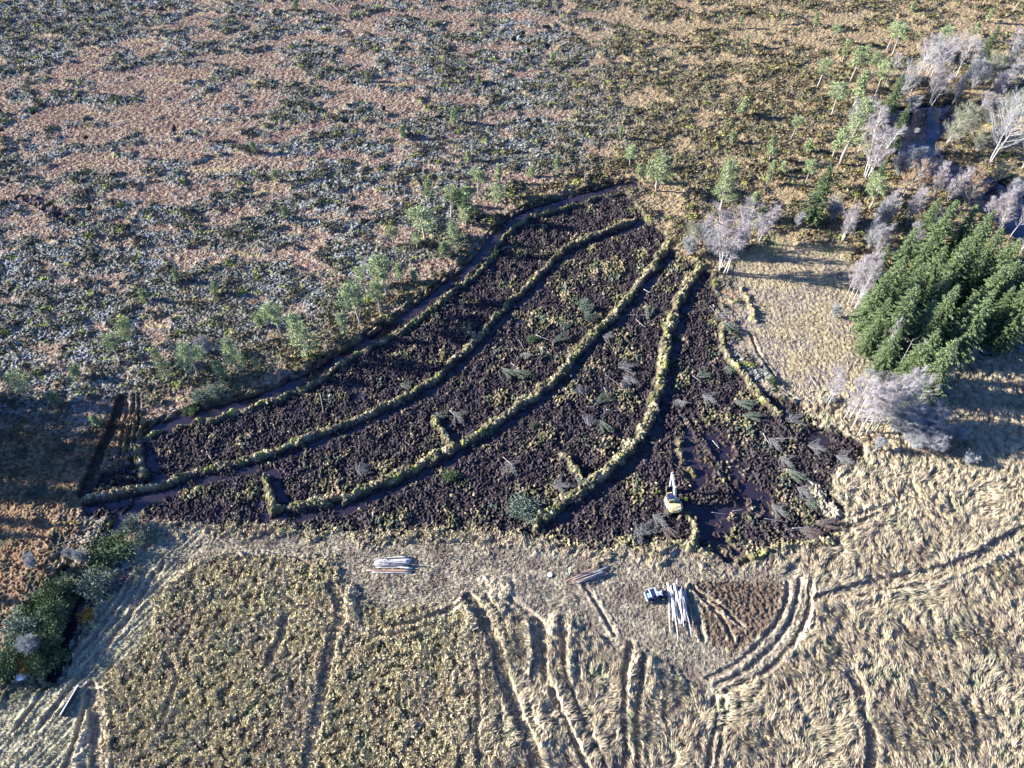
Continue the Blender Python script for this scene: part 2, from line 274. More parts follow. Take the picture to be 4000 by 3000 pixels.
        z = z*(1-k)+k*(h_*(.9+.5*n(5, 111))+.42*bn+.34*bn2+.2*n(2.4, 109)); B = np.maximum(B, k)
    bc = mix(C(.24,.205,.115), C(.12,.125,.05), sm(-.25, .35, bn+.6*bl)); bc = mix(bc, C(.10,.075,.05), sm(-.05, .4, bn2+.4*n(3, 96))*.85)
    bc = mix(bc, C(.25,.28,.06), sm(.3, .5, n(2.6, 97))*.7); bc = mix(bc, C(.46,.38,.23), sm(.2, .5, n(1.7, 98))*.7)
    nw = sd_line(x, y, BERM1, 3)[0]; bc = mix(bc, C(.10,.11,.05), (np.abs(nw) < 1.2)*.55*sm(1450, 1200, py))
    col = mix(col, bc, B*sm(-.2, .1, bn+.6)*.95); veg *= 1-B; Fv *= 1-B
    # ---- water: river bed and pools are dug below the water level
    for pg in POOLS:
        d = sd_poly(x, y, pg, 4)+.45*n(1.5, 99)+.2*n(.6, 100); k = sm(.45, -.3, d); z = z*(1-k)-k*.72; col = mix(col, C(.06,.04,.035), k); veg *= 1-k; Fv *= 1-k
    for (a, b, ra, rb) in BOGPOOLS:
        d = np.sqrt(((px-a)/ra)**2+((py-b)/rb)**2)+.4*n(1.6, 101); k = sm(1.15, .8, d); z = z*(1-k)-k*.75; veg *= 1-k; col = mix(col, C(.09,.08,.035), k)
    wt = P*sm(.35, .6, n(4.5, 102)+.15*p1)*(1-B)*(1-turf); z = z-wt*.3
    d = sd_poly(x, y, RIVER, 10)+.8*n(3, 103); R = sm(1.5, -1.2, d); z = z*(1-R)-R*1.6; col = mix(col, C(.05,.04,.03), sm(2.6, .3, d)); veg *= 1-R; Fv *= 1-R
    # hole by the birches
    hol = np.exp(-(((px-3190)/45)**2+((py-1710)/40)**2))+np.exp(-(((px-3370)/25)**2+((py-1760)/25)**2)); z = z-.7*sm(.4, .9, hol)
    scr = sm(.8, -.8, sd_poly(x, y, SCRUB)+wob); col = mix(col, C(.05,.06,.035), scr*.8); z = z+scr*.2*(1-sm(.1, .8, np.abs(x*0)))
    return z, np.clip(col, .01, .8), dict(veg=veg, F=Fv, FL=FL*(1-P), P=P*(1-B), B=B, M=M, tk=tk, left=left, east=east, edge=edge, hm=hm, big=big, grey=greyw, R=R, px=px, py=py, turf=turf, scr=scr, lm=lm, gg=gg, lp=lp)
def hz(x, y): return terrain(np.atleast_1d(np.asarray(x, float)), np.atleast_1d(np.asarray(y, float)))[0]

def make_mesh(name, V, F, col=None, smooth=False, mats=()):
    me = bpy.data.meshes.new(name); V = np.asarray(V, np.float32)
    me.vertices.add(len(V)); me.vertices.foreach_set('co', V.ravel())
    if isinstance(F, np.ndarray):
        k = F.shape[1]; me.loops.add(F.size); me.loops.foreach_set('vertex_index', F.astype(np.int32).ravel())
        me.polygons.add(len(F)); me.polygons.foreach_set('loop_start', np.arange(0, F.size, k, dtype=np.int32))
    else:
        ls = np.array([len(f) for f in F], np.int32); li = np.fromiter((i for f in F for i in f), np.int32)
        me.loops.add(len(li)); me.loops.foreach_set('vertex_index', li); me.polygons.add(len(F))
        me.polygons.foreach_set('loop_start', np.concatenate([[0], np.cumsum(ls)[:-1]]).astype(np.int32))
    if col is not None:
        at = me.color_attributes.new('Col', 'FLOAT_COLOR', 'POINT')
        c4 = np.ones((len(V), 4), np.float32); c4[:, :3] = col; at.data.foreach_set('color', c4.ravel())
    me.update(calc_edges=True)
    me.polygons.foreach_set('use_smooth', np.full(len(me.polygons), smooth))
    for m in mats: me.materials.append(m)
    return me
def link(name, me, parent=None, loc=None):
    o = bpy.data.objects.new(name, me); COL.objects.link(o)
    if parent: o.parent = parent
    if loc is not None: o.location = loc
    return o
def tag(o, label=None, cat=None, group=None, kind=None):
    if label: o['label'] = label
    if cat: o['category'] = cat
    if group: o['group'] = group
    if kind: o['kind'] = kind
    return o

# ------------------------------------------------------------------ materials
def mat(name, base=(.5,.5,.5), rough=.85, attr=False, vary=0.0, nscale=8, bump=0, metal=0, spec=.2, trans=0, objvary=0):
    m = bpy.data.materials.new(name); m.use_nodes = True; t = m.node_tree; N = t.nodes; b = N['Principled BSDF']
    b.inputs['Roughness'].default_value = rough; b.inputs['Metallic'].default_value = metal; b.inputs['Specular IOR Level'].default_value = spec
    src = None
    if attr:
        a = N.new('ShaderNodeAttribute'); a.attribute_name = 'Col'; src = a.outputs['Color']
    else:
        a = N.new('ShaderNodeRGB'); a.outputs[0].default_value = (*base, 1); src = a.outputs[0]
    tc = N.new('ShaderNodeTexCoord'); nz = N.new('ShaderNodeTexNoise'); nz.inputs['Scale'].default_value = nscale; nz.inputs['Detail'].default_value = 4
    t.links.new(tc.outputs['Object'], nz.inputs['Vector'])
    if vary or objvary:
        mr = N.new('ShaderNodeMapRange'); mr.inputs['From Min'].default_value = .3; mr.inputs['From Max'].default_value = .7
        mr.inputs['To Min'].default_value = 1-vary; mr.inputs['To Max'].default_value = 1+vary
        t.links.new(nz.outputs['Fac'], mr.inputs['Value'])
        val = mr.outputs[0]
        if objvary:
            oi = N.new('ShaderNodeObjectInfo'); m2 = N.new('ShaderNodeMapRange'); m2.inputs['To Min'].default_value = 1-objvary; m2.inputs['To Max'].default_value = 1+objvary
            t.links.new(oi.outputs['Random'], m2.inputs['Value']); mm = N.new('ShaderNodeMath'); mm.operation = 'MULTIPLY'
            t.links.new(val, mm.inputs[0]); t.links.new(m2.outputs[0], mm.inputs[1]); val = mm.outputs[0]
        vm = N.new('ShaderNodeVectorMath'); vm.operation = 'SCALE'; t.links.new(src, vm.inputs[0]); t.links.new(val, vm.inputs['Scale']); src = vm.outputs[0]
    t.links.new(src, b.inputs['Base Color'])
    if bump:
        bp = N.new('ShaderNodeBump'); bp.inputs['Strength'].default_value = bump; bp.inputs['Distance'].default_value = .05
        t.links.new(nz.outputs['Fac'], bp.inputs['Height']); t.links.new(bp.outputs[0], b.inputs['Normal'])
    return m
M_ground = mat('ground_cover', attr=True, vary=.28, nscale=3.5, rough=.95, spec=.08)
M_veg = mat('dry_vegetation', attr=True, vary=.12, nscale=2, rough=.9, spec=.1)
M_foliage = mat('foliage', attr=True, vary=.1, nscale=1, rough=.75, spec=.15, objvary=.14)
M_twig = mat('bare_twigs', attr=True, vary=.08, nscale=1, rough=.85, spec=.1, objvary=.12)
M_bark_pine = mat('pine_bark', (.34,.29,.25), vary=.3, nscale=6, bump=.3, objvary=.15)
M_bark_birch = mat('birch_bark', (.46,.44,.41), vary=.2, nscale=9, objvary=.12)
M_bark_dark = mat('spruce_bark', (.20,.17,.15), vary=.3, nscale=6)
M_deadwood = mat('weathered_wood', (.33,.32,.30), vary=.2, nscale=7)
M_log = mat('log_bark', attr=True, vary=.22, nscale=5, rough=.7, objvary=.2)
M_cut = mat('cut_wood', (.62,.50,.35), vary=.15, nscale=12)
M_yellow = mat('yellow_paint', (.60,.49,.23), vary=.08, nscale=2, rough=.4, spec=.5)
M_cream = mat('pale_worn_paint', (.70,.66,.56), vary=.12, nscale=4, rough=.45, spec=.4)
M_steel = mat('dark_steel', (.06,.06,.07), vary=.3, nscale=5, rough=.5, metal=.3, spec=.5)
M_track = mat('muddy_track_steel', (.09,.075,.065), vary=.35, nscale=7, rough=.8)
M_glass = mat('tinted_glass', (.02,.03,.06), rough=.08, spec=.8)
M_red = mat('dark_red_panel', (.22,.03,.06), rough=.5)
M_white = mat('white_panel', (.78,.78,.80), rough=.5, vary=.05)
M_black = mat('black_marking', (.03,.03,.04), rough=.6)
M_navy = mat('navy_paint', (.02,.03,.10), rough=.35, spec=.5, vary=.2, nscale=6)
M_cyan = mat('sky_blue_panel', (.18,.55,.72), rough=.35, spec=.5)
M_lilac = mat('pale_lilac_paint', (.62,.62,.72), rough=.35, spec=.5)
M_rubber = mat('rubber', (.03,.03,.033), rough=.85)
M_hivis = mat('high_visibility_cloth', (.66,.78,.16), rough=.8)
M_trouser = mat('pale_grey_cloth', (.42,.47,.52), rough=.85)
M_skin = mat('skin', (.55,.36,.27), rough=.6)
M_helmet = mat('white_helmet', (.75,.72,.62), rough=.35)
mw = bpy.data.materials.new('dark_bog_water'); mw.use_nodes = True
b = mw.node_tree.nodes['Principled BSDF']; b.inputs['Base Color'].default_value = (.022,.017,.026,1); b.inputs['Roughness'].default_value = .06; b.inputs['Specular IOR Level'].default_value = .5
_n = mw.node_tree.nodes.new('ShaderNodeTexNoise'); _n.inputs['Scale'].default_value = .8; _bp = mw.node_tree.nodes.new('ShaderNodeBump'); _bp.inputs['Strength'].default_value = .15; _bp.inputs['Distance'].default_value = .05
_t = mw.node_tree.nodes.new('ShaderNodeTexCoord'); mw.node_tree.links.new(_t.outputs['Object'], _n.inputs['Vector'])
mw.node_tree.links.new(_n.outputs['Fac'], _bp.inputs['Height']); mw.node_tree.links.new(_bp.outputs[0], b.inputs['Normal'])

# ------------------------------------------------------------------ ground sheet
def halfw(y): return (np.maximum(y, 20)*cp+CAM_H*sp_)*(2/3)*1.16
ys = [14.0]
while ys[-1] < 285: ys.append(ys[-1]+.80*math.hypot(ys[-1], CAM_H)/750)
ys = np.array([-3000, -800, -250, -90, -40, -12, 4]+ys+[290, 300, 318, 350, 410, 520, 750, 1200, 2200, 4500])
NC = 1500
us = np.concatenate([[-30, -12, -6, -3.2, -2, -1.5, -1.25, -1.1], np.linspace(-1, 1, NC), [1.1, 1.25, 1.5, 2, 3.2, 6, 12, 30]])
XX = (halfw(ys)[:, None]*us[None, :]); YY = np.repeat(ys[:, None], len(us), 1)
nr, nc = XX.shape; gx, gy = XX.ravel(), YY.ravel()
gz = np.empty(gx.shape); gc = np.empty((len(gx), 3)); GM = {}
for i in range(0, len(gx), 400000):
    s = slice(i, i+400000); a, b_, m_ = terrain(gx[s], gy[s]); gz[s] = a; gc[s] = b_
    for k_ in m_: GM.setdefault(k_, np.empty(gx.shape, np.float32))[s] = m_[k_]
idx = np.arange(nr*nc).reshape(nr, nc)
Fq = np.stack([idx[:-1, :-1], idx[:-1, 1:], idx[1:, 1:], idx[1:, :-1]], -1).reshape(-1, 4)
tag(link('ground', make_mesh('ground', np.stack([gx, gy, gz], 1), Fq, gc, False, [M_ground])), kind='structure')
def grid_z(x, y):
    """height of the built ground sheet (bilinear)"""
    x = np.atleast_1d(np.asarray(x, float)); y = np.atleast_1d(np.asarray(y, float))
    r = np.clip(np.searchsorted(ys, y)-1, 0, nr-2); ty = (y-ys[r])/(ys[r+1]-ys[r])
    Z = gz.reshape(nr, nc); out = np.zeros(x.shape)
    for k, wgt in ((0, 1-ty), (1, ty)):
        u = x/halfw(ys[r+k]); c = np.clip(np.searchsorted(us, u)-1, 0, nc-2); tx = (u-us[c])/(us[c+1]-us[c])
        out += wgt*(Z[r+k, c]*(1-tx)+Z[r+k, c+1]*tx)
    return out
def samp(x, y):
    r = np.clip(np.searchsorted(ys, y)-1, 0, nr-2); c = np.clip(np.searchsorted(us, x/halfw(ys[r]))-1, 0, nc-2); i = r*nc+c
    return gz[i], gc[i], {k: GM[k][i] for k in GM}
# water table below the bog: shows wherever a ditch, pool or the river bed is dug below it
def sheet(name, x0, x1, y0, y1, z, m): tag(link(name, make_mesh(name, np.array([(x0, y0, z), (x1, y0, z), (x1, y1, z), (x0, y1, z)]), np.array([[0, 1, 2, 3]]), None, False, [m])), kind='structure')
mr_ = mw.copy(); mr_.name = 'river_water'; mr_.node_tree.nodes['Principled BSDF'].inputs['Base Color'].default_value = (.004, .007, .022, 1)  # deep blue base colour carries the sky's reflection
sheet('river_water', float(RIVER[:, 0].min())-6, float(RIVER[:, 0].max())+6, float(RIVER[:, 1].min())-6, float(RIVER[:, 1].max())+6, -.5, mr_)
wv = np.array([(-190, 20, -.56), (260, 20, -.56), (260, 300, -.56), (-190, 300, -.56)])
tag(link('water', make_mesh('water', wv, np.array([[0, 1, 2, 3]]), None, False, [mw])), kind='structure')

# ------------------------------------------------------------------ loose vegetation (nobody could count it)
rng = np.random.RandomState(11)
def shards(c, d, L, Wd, rs, bend=0):
    """thin triangles from centres c along unit directions d"""
    n = len(c); r = rs.normal(size=(n, 3)); s = np.cross(d, r); s /= np.linalg.norm(s, axis=1, keepdims=True)+1e-9
    L = np.asarray(L).reshape(-1, 1)*np.ones((n, 1)); Wd = np.asarray(Wd).reshape(-1, 1)*np.ones((n, 1))
    V = np.stack([c-s*Wd/2, c+s*Wd/2, c+d*L], 1).reshape(-1, 3)
    F = np.arange(3*n).reshape(n, 3); return V, F
def unit(v): return v/(np.linalg.norm(v, axis=1, keepdims=True)+1e-9)
def scatter(n, x0, x1, y0, y1):
    """random points thinning out with distance like the frame widens"""
    y = y0+(y1-y0)*rng.rand(n); x = (rng.rand(n)*2-1)*halfw(y); return x, y
FLW = lambda x, y: 2.6*noise(x/9, y/9, 200)+1.3*noise(x/3.5, y/3.5, 201)
def grass_layer(n, y0, y1):
    x, y = scatter(n, 0, 0, y0, y1)
    z, col, m = samp(x, y)
    w = np.clip(m['F']+.35*m['M'], 0, 1)*(1-.7*m['tk'])*(1-.8*m['FL'])+.5*m['FL']
    cl = noise(x/1.3, y/1.3, 37)+.6*noise(x/.6, y/.6, 38); w = w*(.12+.88*sm(-.3, .15, cl))
    k = rng.rand(n) < w; x, y, z, col, cl = x[k], y[k], z[k], col[k], cl[k]; m = {a: b_[k] for a, b_ in m.items()}
    n = len(x); left = m['left']; z = grid_z(x, y)
    th = FLW(x, y)+rng.normal(size=n)*(.3+1.4*left)+math.pi*.55
    up = np.where(rng.rand(n) < left, .5+1.1*rng.rand(n), .15+.5*rng.rand(n))
    d = unit(np.stack([np.cos(th), np.sin(th), up], 1))
    L = (.45+.65*rng.rand(n))*(1-.45*left)*(1-.5*m['FL'])*(1-.4*m['M']); W_ = .07+.09*rng.rand(n)+.06*left
    c = np.stack([x, y, z-.03], 1)
    V, F_ = shards(c, d, L, W_, rng)
    base = mix(C(.56,.49,.35), C(.36,.29,.19), rng.rand(n)); base = mix(base, C(.60,.53,.28), left*rng.rand(n)*sm(-.4, .3, m['gg']+.2)); base = base*(1+.22*left)[:, None]
    base = mix(base, C(.20,.14,.10), (rng.rand(n) < .14+.75*m['lp'])*.85); base = mix(base, col*1.1, .25+.35*m['FL'])
    return V, F_, np.repeat(base, 3, 0)
def cat(parts):
    V = []; F_ = []; Cc = []; o = 0
    for v, f, c in parts: V.append(v); F_.append(f+o); Cc.append(c); o += len(v)
    return np.vstack(V), np.vstack(F_), np.vstack(Cc)
V, F_, c_ = cat([grass_layer(620000, 22, 62), grass_layer(430000, 62, 125)])
tag(link('dry_grass', make_mesh('dry_grass', V, F_, c_, False, [M_veg])), 'pale dry grass lying in swirls over the hay field in the foreground', 'grass', kind='stuff')

def tuft_layer(n, y0, y1, size):
    x, y = scatter(n, 0, 0, y0, y1)
    z, col, m = samp(x, y)
    w = np.clip(m['veg']*(.55+.45*m['big'])+.30*(1-m['hm']), 0, 1)*(1-m['F'])*(1-m['FL'])*(1-m['P'])*(1-m['M'])*(1-m['R'])*(1-m['tk'])
    k = rng.rand(n) < w; x, y, col = x[k], y[k], col[k]; m = {a: b_[k] for a, b_ in m.items()}; z = grid_z(x, y); n = len(x)
    s = size*(.6+.8*rng.rand(n))*(1+.4*m['big'])*(.55+.45*m['hm'])*(1+.35*m['edge'])
    parts = []
    for j in range(4):
        th = rng.rand(n)*6.283; d = unit(np.stack([np.cos(th)+.15, np.sin(th), .35+.8*rng.rand(n)], 1))
        c = np.stack([x+rng.normal(size=n)*s*.3, y+rng.normal(size=n)*s*.3, z-.04], 1)
        v, f = shards(c, d, s*(.7+.6*rng.rand(n)), s*(.35+.3*rng.rand(n)), rng)
        tint = col*(.9+.8*rng.rand(n))[:, None]
        parts.append((v, f, np.repeat(np.clip(tint, 0, .6), 3, 0)))
    return cat(parts)
V, F_, c_ = cat([tuft_layer(60000, 70, 130, .34), tuft_layer(75000, 130, 200, .42), tuft_layer(60000, 200, 284, .5)])
tag(link('heather', make_mesh('heather', V, F_, c_, False, [M_veg])), 'grey and dark green heather hummocks covering the open bog', 'heather', kind='stuff')

def clod_layer(n, y0, y1):
    """broken turf and peat lumps thrown over the workings and heaped on the banks"""
    x, y = scatter(n, 0, 0, y0, y1)
    z, col, m = samp(x, y)
    w = np.clip(m['P']*(.10+.55*m['turf'])+m['B']*.95, 0, 1)*(1-m['R'])
    k = (rng.rand(n) < w) & (z > -.5); x, y, col = x[k], y[k], col[k]; m = {a: b_[k] for a, b_ in m.items()}; z = grid_z(x, y); n = len(x)
    ico = np.array([(0,0,1),(.9,0,.25),(.28,.86,.3),(-.73,.53,.2),(-.73,-.53,.3),(.28,-.86,.25),(.3,.2,-.5)])
    fi = np.array([(0,1,2),(0,2,3),(0,3,4),(0,4,5),(0,5,1),(1,6,2),(2,6,3),(3,6,4),(4,6,5),(5,6,1)])
    s = (.07+.26*rng.rand(n)**2.5)*(1+.25*m['B']); a = rng.rand(n)*6.283
    jit = ico[None]*(.65+.7*rng.rand(n, 7, 1)); sx = s*(.8+.9*rng.rand(n))
    X = jit[..., 0]*sx[:, None]; Y = jit[..., 1]*s[:, None]; Z = jit[..., 2]*s[:, None]*.8
    Vx = x[:, None]+X*np.cos(a)[:, None]-Y*np.sin(a)[:, None]; Vy = y[:, None]+X*np.sin(a)[:, None]+Y*np.cos(a)[:, None]; Vz = z[:, None]+Z+.04
    V = np.stack([Vx, Vy, Vz], -1).reshape(-1, 3); F_ = (fi[None]+7*np.arange(n)[:, None, None]).reshape(-1, 3)
    t = rng.rand(n); c = mix(col, C(.38,.32,.18), ((t < .06*m['P']*(.4+m['turf']))+(t < .16*m['B']))*.8); c = c*(.75+.6*rng.rand(n))[:, None]
    return V, F_, np.repeat(np.clip(c, 0, .6), 7, 0)
V, F_, c_ = cat([clod_layer(110000, 56, 100), clod_layer(90000, 100, 172)])
tag(link('turf_clods', make_mesh('turf_clods', V, F_, c_, False, [M_veg])), 'broken turf and peat clods strewn over the dark workings and banks', 'turf', kind='stuff')

def litter_layer(n, y0, y1):
    """fine sticks and torn stalks on the peat"""
    x, y = scatter(n, 0, 0, y0, y1)
    z, col, m = samp(x, y)
    pt = sm(-.1, .4, noise(x/6, y/6, 210))
    w = m['P']*(.15+.6*pt)+.7*m['B']; k = (rng.rand(n) < w); x, y = x[k], y[k]; B = m['B'][k]; z = grid_z(x, y); n = len(x)
    th = rng.rand(n)*6.283; d = unit(np.stack([np.cos(th), np.sin(th), .05+.35*rng.rand(n)+.5*B], 1))
    V, F_ = shards(np.stack([x, y, z], 1), d, .25+.7*rng.rand(n)**2*(1-B)+.2*B, .035+.03*rng.rand(n)+.05*B, rng)
    c = mix(C(.40,.38,.34), C(.22,.17,.12), rng.rand(n)); c = mix(c, C(.12,.17,.07), (rng.rand(n) < .2)*.9); c = mix(c, C(.46,.40,.20), B*rng.rand(n))
    return V, F_, np.repeat(c, 3, 0)
V, F_, c_ = cat([litter_layer(110000, 56, 172)])
tag(link('brush_litter', make_mesh('brush_litter', V, F_, c_, False, [M_veg])), 'fine broken twigs and stalks littering the dark peat workings', 'litter', kind='stuff')

# ------------------------------------------------------------------ tree kit
def tube(P, R, k=6, cap=True):
    P = np.asarray(P, float); R = np.asarray(R, float); n = len(P)
    t = np.gradient(P, axis=0); t = unit(t); ref = np.where(np.abs(t[:, 2:3]) > .9, np.array([[1., 0, 0]]), np.array([[0, 0, 1.]]))
    s = unit(np.cross(t, ref)); u = np.cross(s, t); a = np.arange(k)*2*np.pi/k
    V = (P[:, None]+R[:, None, None]*(np.cos(a)[None, :, None]*s[:, None]+np.sin(a)[None, :, None]*u[:, None])).reshape(-1, 3)
    i = np.arange(n-1)[:, None]*k; j = np.arange(k)[None]; j2 = (j+1) % k
    F_ = np.stack([i+j, i+j2, i+k+j2, i+k+j], -1).reshape(-1, 4).tolist()
    if cap: F_ += [list(range(k))[::-1], list(range((n-1)*k, n*k))]
    return V, F_
def merge(parts):
    V = []; F_ = []; o = 0
    for v, f in parts:
        V.append(v); F_ += [[a+o for a in q] for q in (f.tolist() if isinstance(f, np.ndarray) else f)]; o += len(v)
    return np.vstack(V), F_
def stem(rs, h, lean=.05, r=.14, wig=.03, n=8, base=(0, 0)):
    t = np.linspace(0, 1, n); a = rs.rand()*6.28
    P = np.stack([base[0]+h*lean*math.cos(a)*t+h*wig*np.cumsum(rs.normal(size=n))*.3*(t > 0), base[1]+h*lean*math.sin(a)*t+h*wig*np.cumsum(rs.normal(size=n))*.3*(t > 0), h*t-.25*(t == 0)], 1)
    return P, r*(1-.85*t)+.012
def at_t(P, t):
    i = np.clip(t*(len(P)-1), 0, len(P)-1.001); k = int(i); return P[k]*(1-(i-k))+P[k+1]*(i-k)
def pine_mesh(seed, h, form):
    rs = np.random.RandomState(seed); P, R = stem(rs, h*.95, .05, .02*h+.03, .03)
    wood = [tube(P, R)]; cc = []; cd = []
    lo, spread = {'umbrella': (.52, .30), 'round': (.35, .27), 'slim': (.25, .15), 'feather': (.12, .22), 'tall': (.30, .17)}[form]
    nb = int(14+h*3.2)
    for i in range(nb):
        t = lo+(1-lo)*((i+.5)/nb)**.9; q = at_t(P, t); a = rs.rand()*6.28
        u = (t-lo)/(1-lo)
        prof = {'umbrella': .55+.6*u-.75*u**3, 'round': math.sin(math.pi*min(.95, .18+.82*u))**.6, 'slim': .8-.45*u, 'feather': 1.0-.75*u, 'tall': .9-.5*u}[form]
        L = h*spread*prof*(.6+.7*rs.rand()); el = .25+.5*rs.rand()+(.3 if form == 'umbrella' else 0)
        e = q+L*np.array([math.cos(a), math.sin(a), el*.55]); mid = (q+e)/2+np.array([0, 0, -.04*L])
        wood.append(tube([q, mid, e], [.012*h*.35+.012, .02, .008], 4, False))
        for k in range(rs.randint(2, 5)):
            f = .45+.6*rs.rand(); cc.append(q+(e-q)*f+rs.normal(size=3)*np.array([.22, .22, .12])*(.4+h*.04)); cd.append((math.cos(a), math.sin(a)))
    cc = np.array(cc); m = 22; n = len(cc)*m; ci = np.repeat(np.arange(len(cc)), m)
    rad = (.26+.022*h); off = rs.normal(size=(n, 3))*np.array([rad, rad, rad*.55])*.62
    d = unit(off+np.array([0, 0, .25])*rad+rs.normal(size=(n, 3))*.12)
    V, F_ = shards(cc[ci]+off*.7, d, .22+.16*rs.rand(n), .10+.07*rs.rand(n), rs)
    cv = rs.rand(len(cc))[ci]; c = mix(C(.19,.25,.12), C(.36,.41,.20), cv*.7+.3*rs.rand(n)); c = mix(c, C(.34,.33,.19), (rs.rand(n) < .10)*.8)
    W = merge(wood)
    return make_mesh('trunk', W[0], W[1], None, True, [M_bark_pine]), make_mesh('crown', V, F_, np.repeat(c, 3, 0), False, [M_foliage])
def spruce_mesh(seed, h):
    rs = np.random.RandomState(seed); P, R = stem(rs, h, .02, .016*h, .006); wood = [tube(P, R)]
    cen = []; dr = []; LL = []; WW = []; cl = []
    nl = int(h*2.3); Rm = h*.205
    for i in range(nl):
        t = .07+.92*i/(nl-1); q = at_t(P, min(t, .999)); L0 = Rm*(1-t)**.72*(1 if t > .15 else .8)+.15
        nb = rs.randint(5, 8) if t < .85 else 5; a0 = rs.rand()*6.28
        for b_ in range(nb):
            a = a0+b_*6.283/nb+rs.normal()*.15; L = L0*(.5+.8*rs.rand()); dx, dy = math.cos(a), math.sin(a)
            ns = max(4, int(L*5.2)); s = np.linspace(.12, 1, ns)
            zz = (.28*s-.55*s*s+.28*s**3)*L+(.1 if t > .8 else -.05)*L*s
            pts = np.stack([q[0]+dx*L*s, q[1]+dy*L*s, q[2]+zz], 1)
            for k in range(4):
                sd_ = (-1, 1, -1, 1)[k]
                dd = np.stack([np.full(ns, dx*.55)-dy*sd_*(.75 if k < 2 else .35), np.full(ns, dy*.55)+dx*sd_*(.75 if k < 2 else .35), -.22-.3*rs.rand(ns)+(.35 if k > 1 else 0)], 1)+rs.normal(size=(ns, 3))*.15
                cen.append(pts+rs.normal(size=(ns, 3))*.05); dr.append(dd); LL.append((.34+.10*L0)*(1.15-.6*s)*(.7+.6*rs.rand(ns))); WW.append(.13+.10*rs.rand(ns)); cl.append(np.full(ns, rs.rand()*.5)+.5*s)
            if b_ % 2 == 0: wood.append(tube([q, pts[-1]], [.03, .01], 3, False))
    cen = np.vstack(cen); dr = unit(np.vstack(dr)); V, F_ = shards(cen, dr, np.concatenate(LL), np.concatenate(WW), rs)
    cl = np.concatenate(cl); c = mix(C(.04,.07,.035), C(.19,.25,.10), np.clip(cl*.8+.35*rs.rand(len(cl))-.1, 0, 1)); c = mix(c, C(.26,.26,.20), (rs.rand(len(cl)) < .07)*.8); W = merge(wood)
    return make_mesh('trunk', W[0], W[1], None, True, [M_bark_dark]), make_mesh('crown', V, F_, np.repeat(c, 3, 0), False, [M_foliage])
def bare_mesh(seed, h, stems=1, wide=.2, tint='violet', leaf=0, low=.3, bark=None):
    """leafless birch, willow or alder: pale stems and limbs, a haze of fine twigs"""
    rs = np.random.RandomState(seed); wood = []; tw_c = []; tw_d = []; tw_l = []
    for s_ in range(stems):
        hh = h*(1 if s_ == 0 else .65+.35*rs.rand()); lean = (.05 if stems == 1 else .10+.18*rs.rand())
        P, R = stem(rs, hh, lean, .0075*hh+.015, .018, 9, (rs.normal()*.25*(stems > 1), rs.normal()*.25*(stems > 1))); wood.append(tube(P, R, 6))
        nb = int(8+hh*1.5)
        for i in range(nb):
            t = low+(1-low)*(i+.4)/nb; q = at_t(P, min(t, .995)); a = rs.rand()*6.28; u = (t-low)/(1-low)
            L = hh*wide*(.45+.75*math.sin(math.pi*min(.9, .25+.7*u)))*(.6+.6*rs.rand())*(1.1-.5*u)
            up = .9+.6*rs.rand(); e = q+L*np.array([math.cos(a), math.sin(a), up]); mid = q+.5*L*np.array([math.cos(a)*1.15, math.sin(a)*1.15, up*.8])
            wood.append(tube([q, mid, e], [.0025*hh+.010, .002*hh+.006, .005], 4, False))
            for k in range(5):
                f = .3+.7*rs.rand(); q2 = (q*(1-f)+mid*f) if f < .5 else (mid*(1-f)+e*f); a2 = a+rs.normal()*.9; l2 = L*.4*(.5+rs.rand())
                e2 = q2+l2*np.array([math.cos(a2), math.sin(a2), .7+.6*rs.rand()])
                wood.append(tube([q2, e2], [.010, .004], 3, False))
                m = 9; g = rs.rand(m); pts = q2+(e2-q2)*g[:, None]; dd = unit((e2-q2)[None]+rs.normal(size=(m, 3))*l2*.55)
                tw_c.append(pts); tw_d.append(dd); tw_l.append((.35+.5*rs.rand(m))*(.5+hh*.05))
    c_ = np.vstack(tw_c); d = np.vstack(tw_d); L = np.concatenate(tw_l)
    rep = 2; c_ = np.repeat(c_, rep, 0)+rs.normal(size=(len(c_)*rep, 3))*.10; d = unit(np.repeat(d, rep, 0)+rs.normal(size=(len(d)*rep, 3))*.35); L = np.repeat(L, rep)*(.7+.5*rs.rand(len(L)*rep))
    V, F_ = shards(c_, d, L, .032, rs)
    ca, cb = {'violet': (C(.29,.25,.265), C(.41,.38,.375)), 'grey': (C(.27,.275,.28), C(.40,.40,.39)), 'olive': (C(.17,.18,.11), C(.27,.27,.18)), 'brown': (C(.22,.16,.12), C(.32,.25,.20))}[tint]
    c = mix(ca, cb, rs.rand(len(c_)))
    W = merge(wood); out = [make_mesh('trunk', W[0], W[1], None, True, [bark or M_bark_birch]), make_mesh('twigs', V, F_, np.repeat(c, 3, 0), False, [M_twig])]
    if leaf:
        k = rs.choice(len(c_), min(len(c_), leaf)); p = c_[k]+d[k]*L[k, None]*rs.rand(len(k), 1); V, F_ = shards(p, unit(rs.normal(size=(len(k), 3))), .16, .13, rs)
        cc = mix(C(.52,.34,.12), C(.46,.24,.09), rs.rand(len(k))); out.append(make_mesh('leaves', V, F_, np.repeat(cc, 3, 0), False, [M_foliage]))
    return tuple(out)
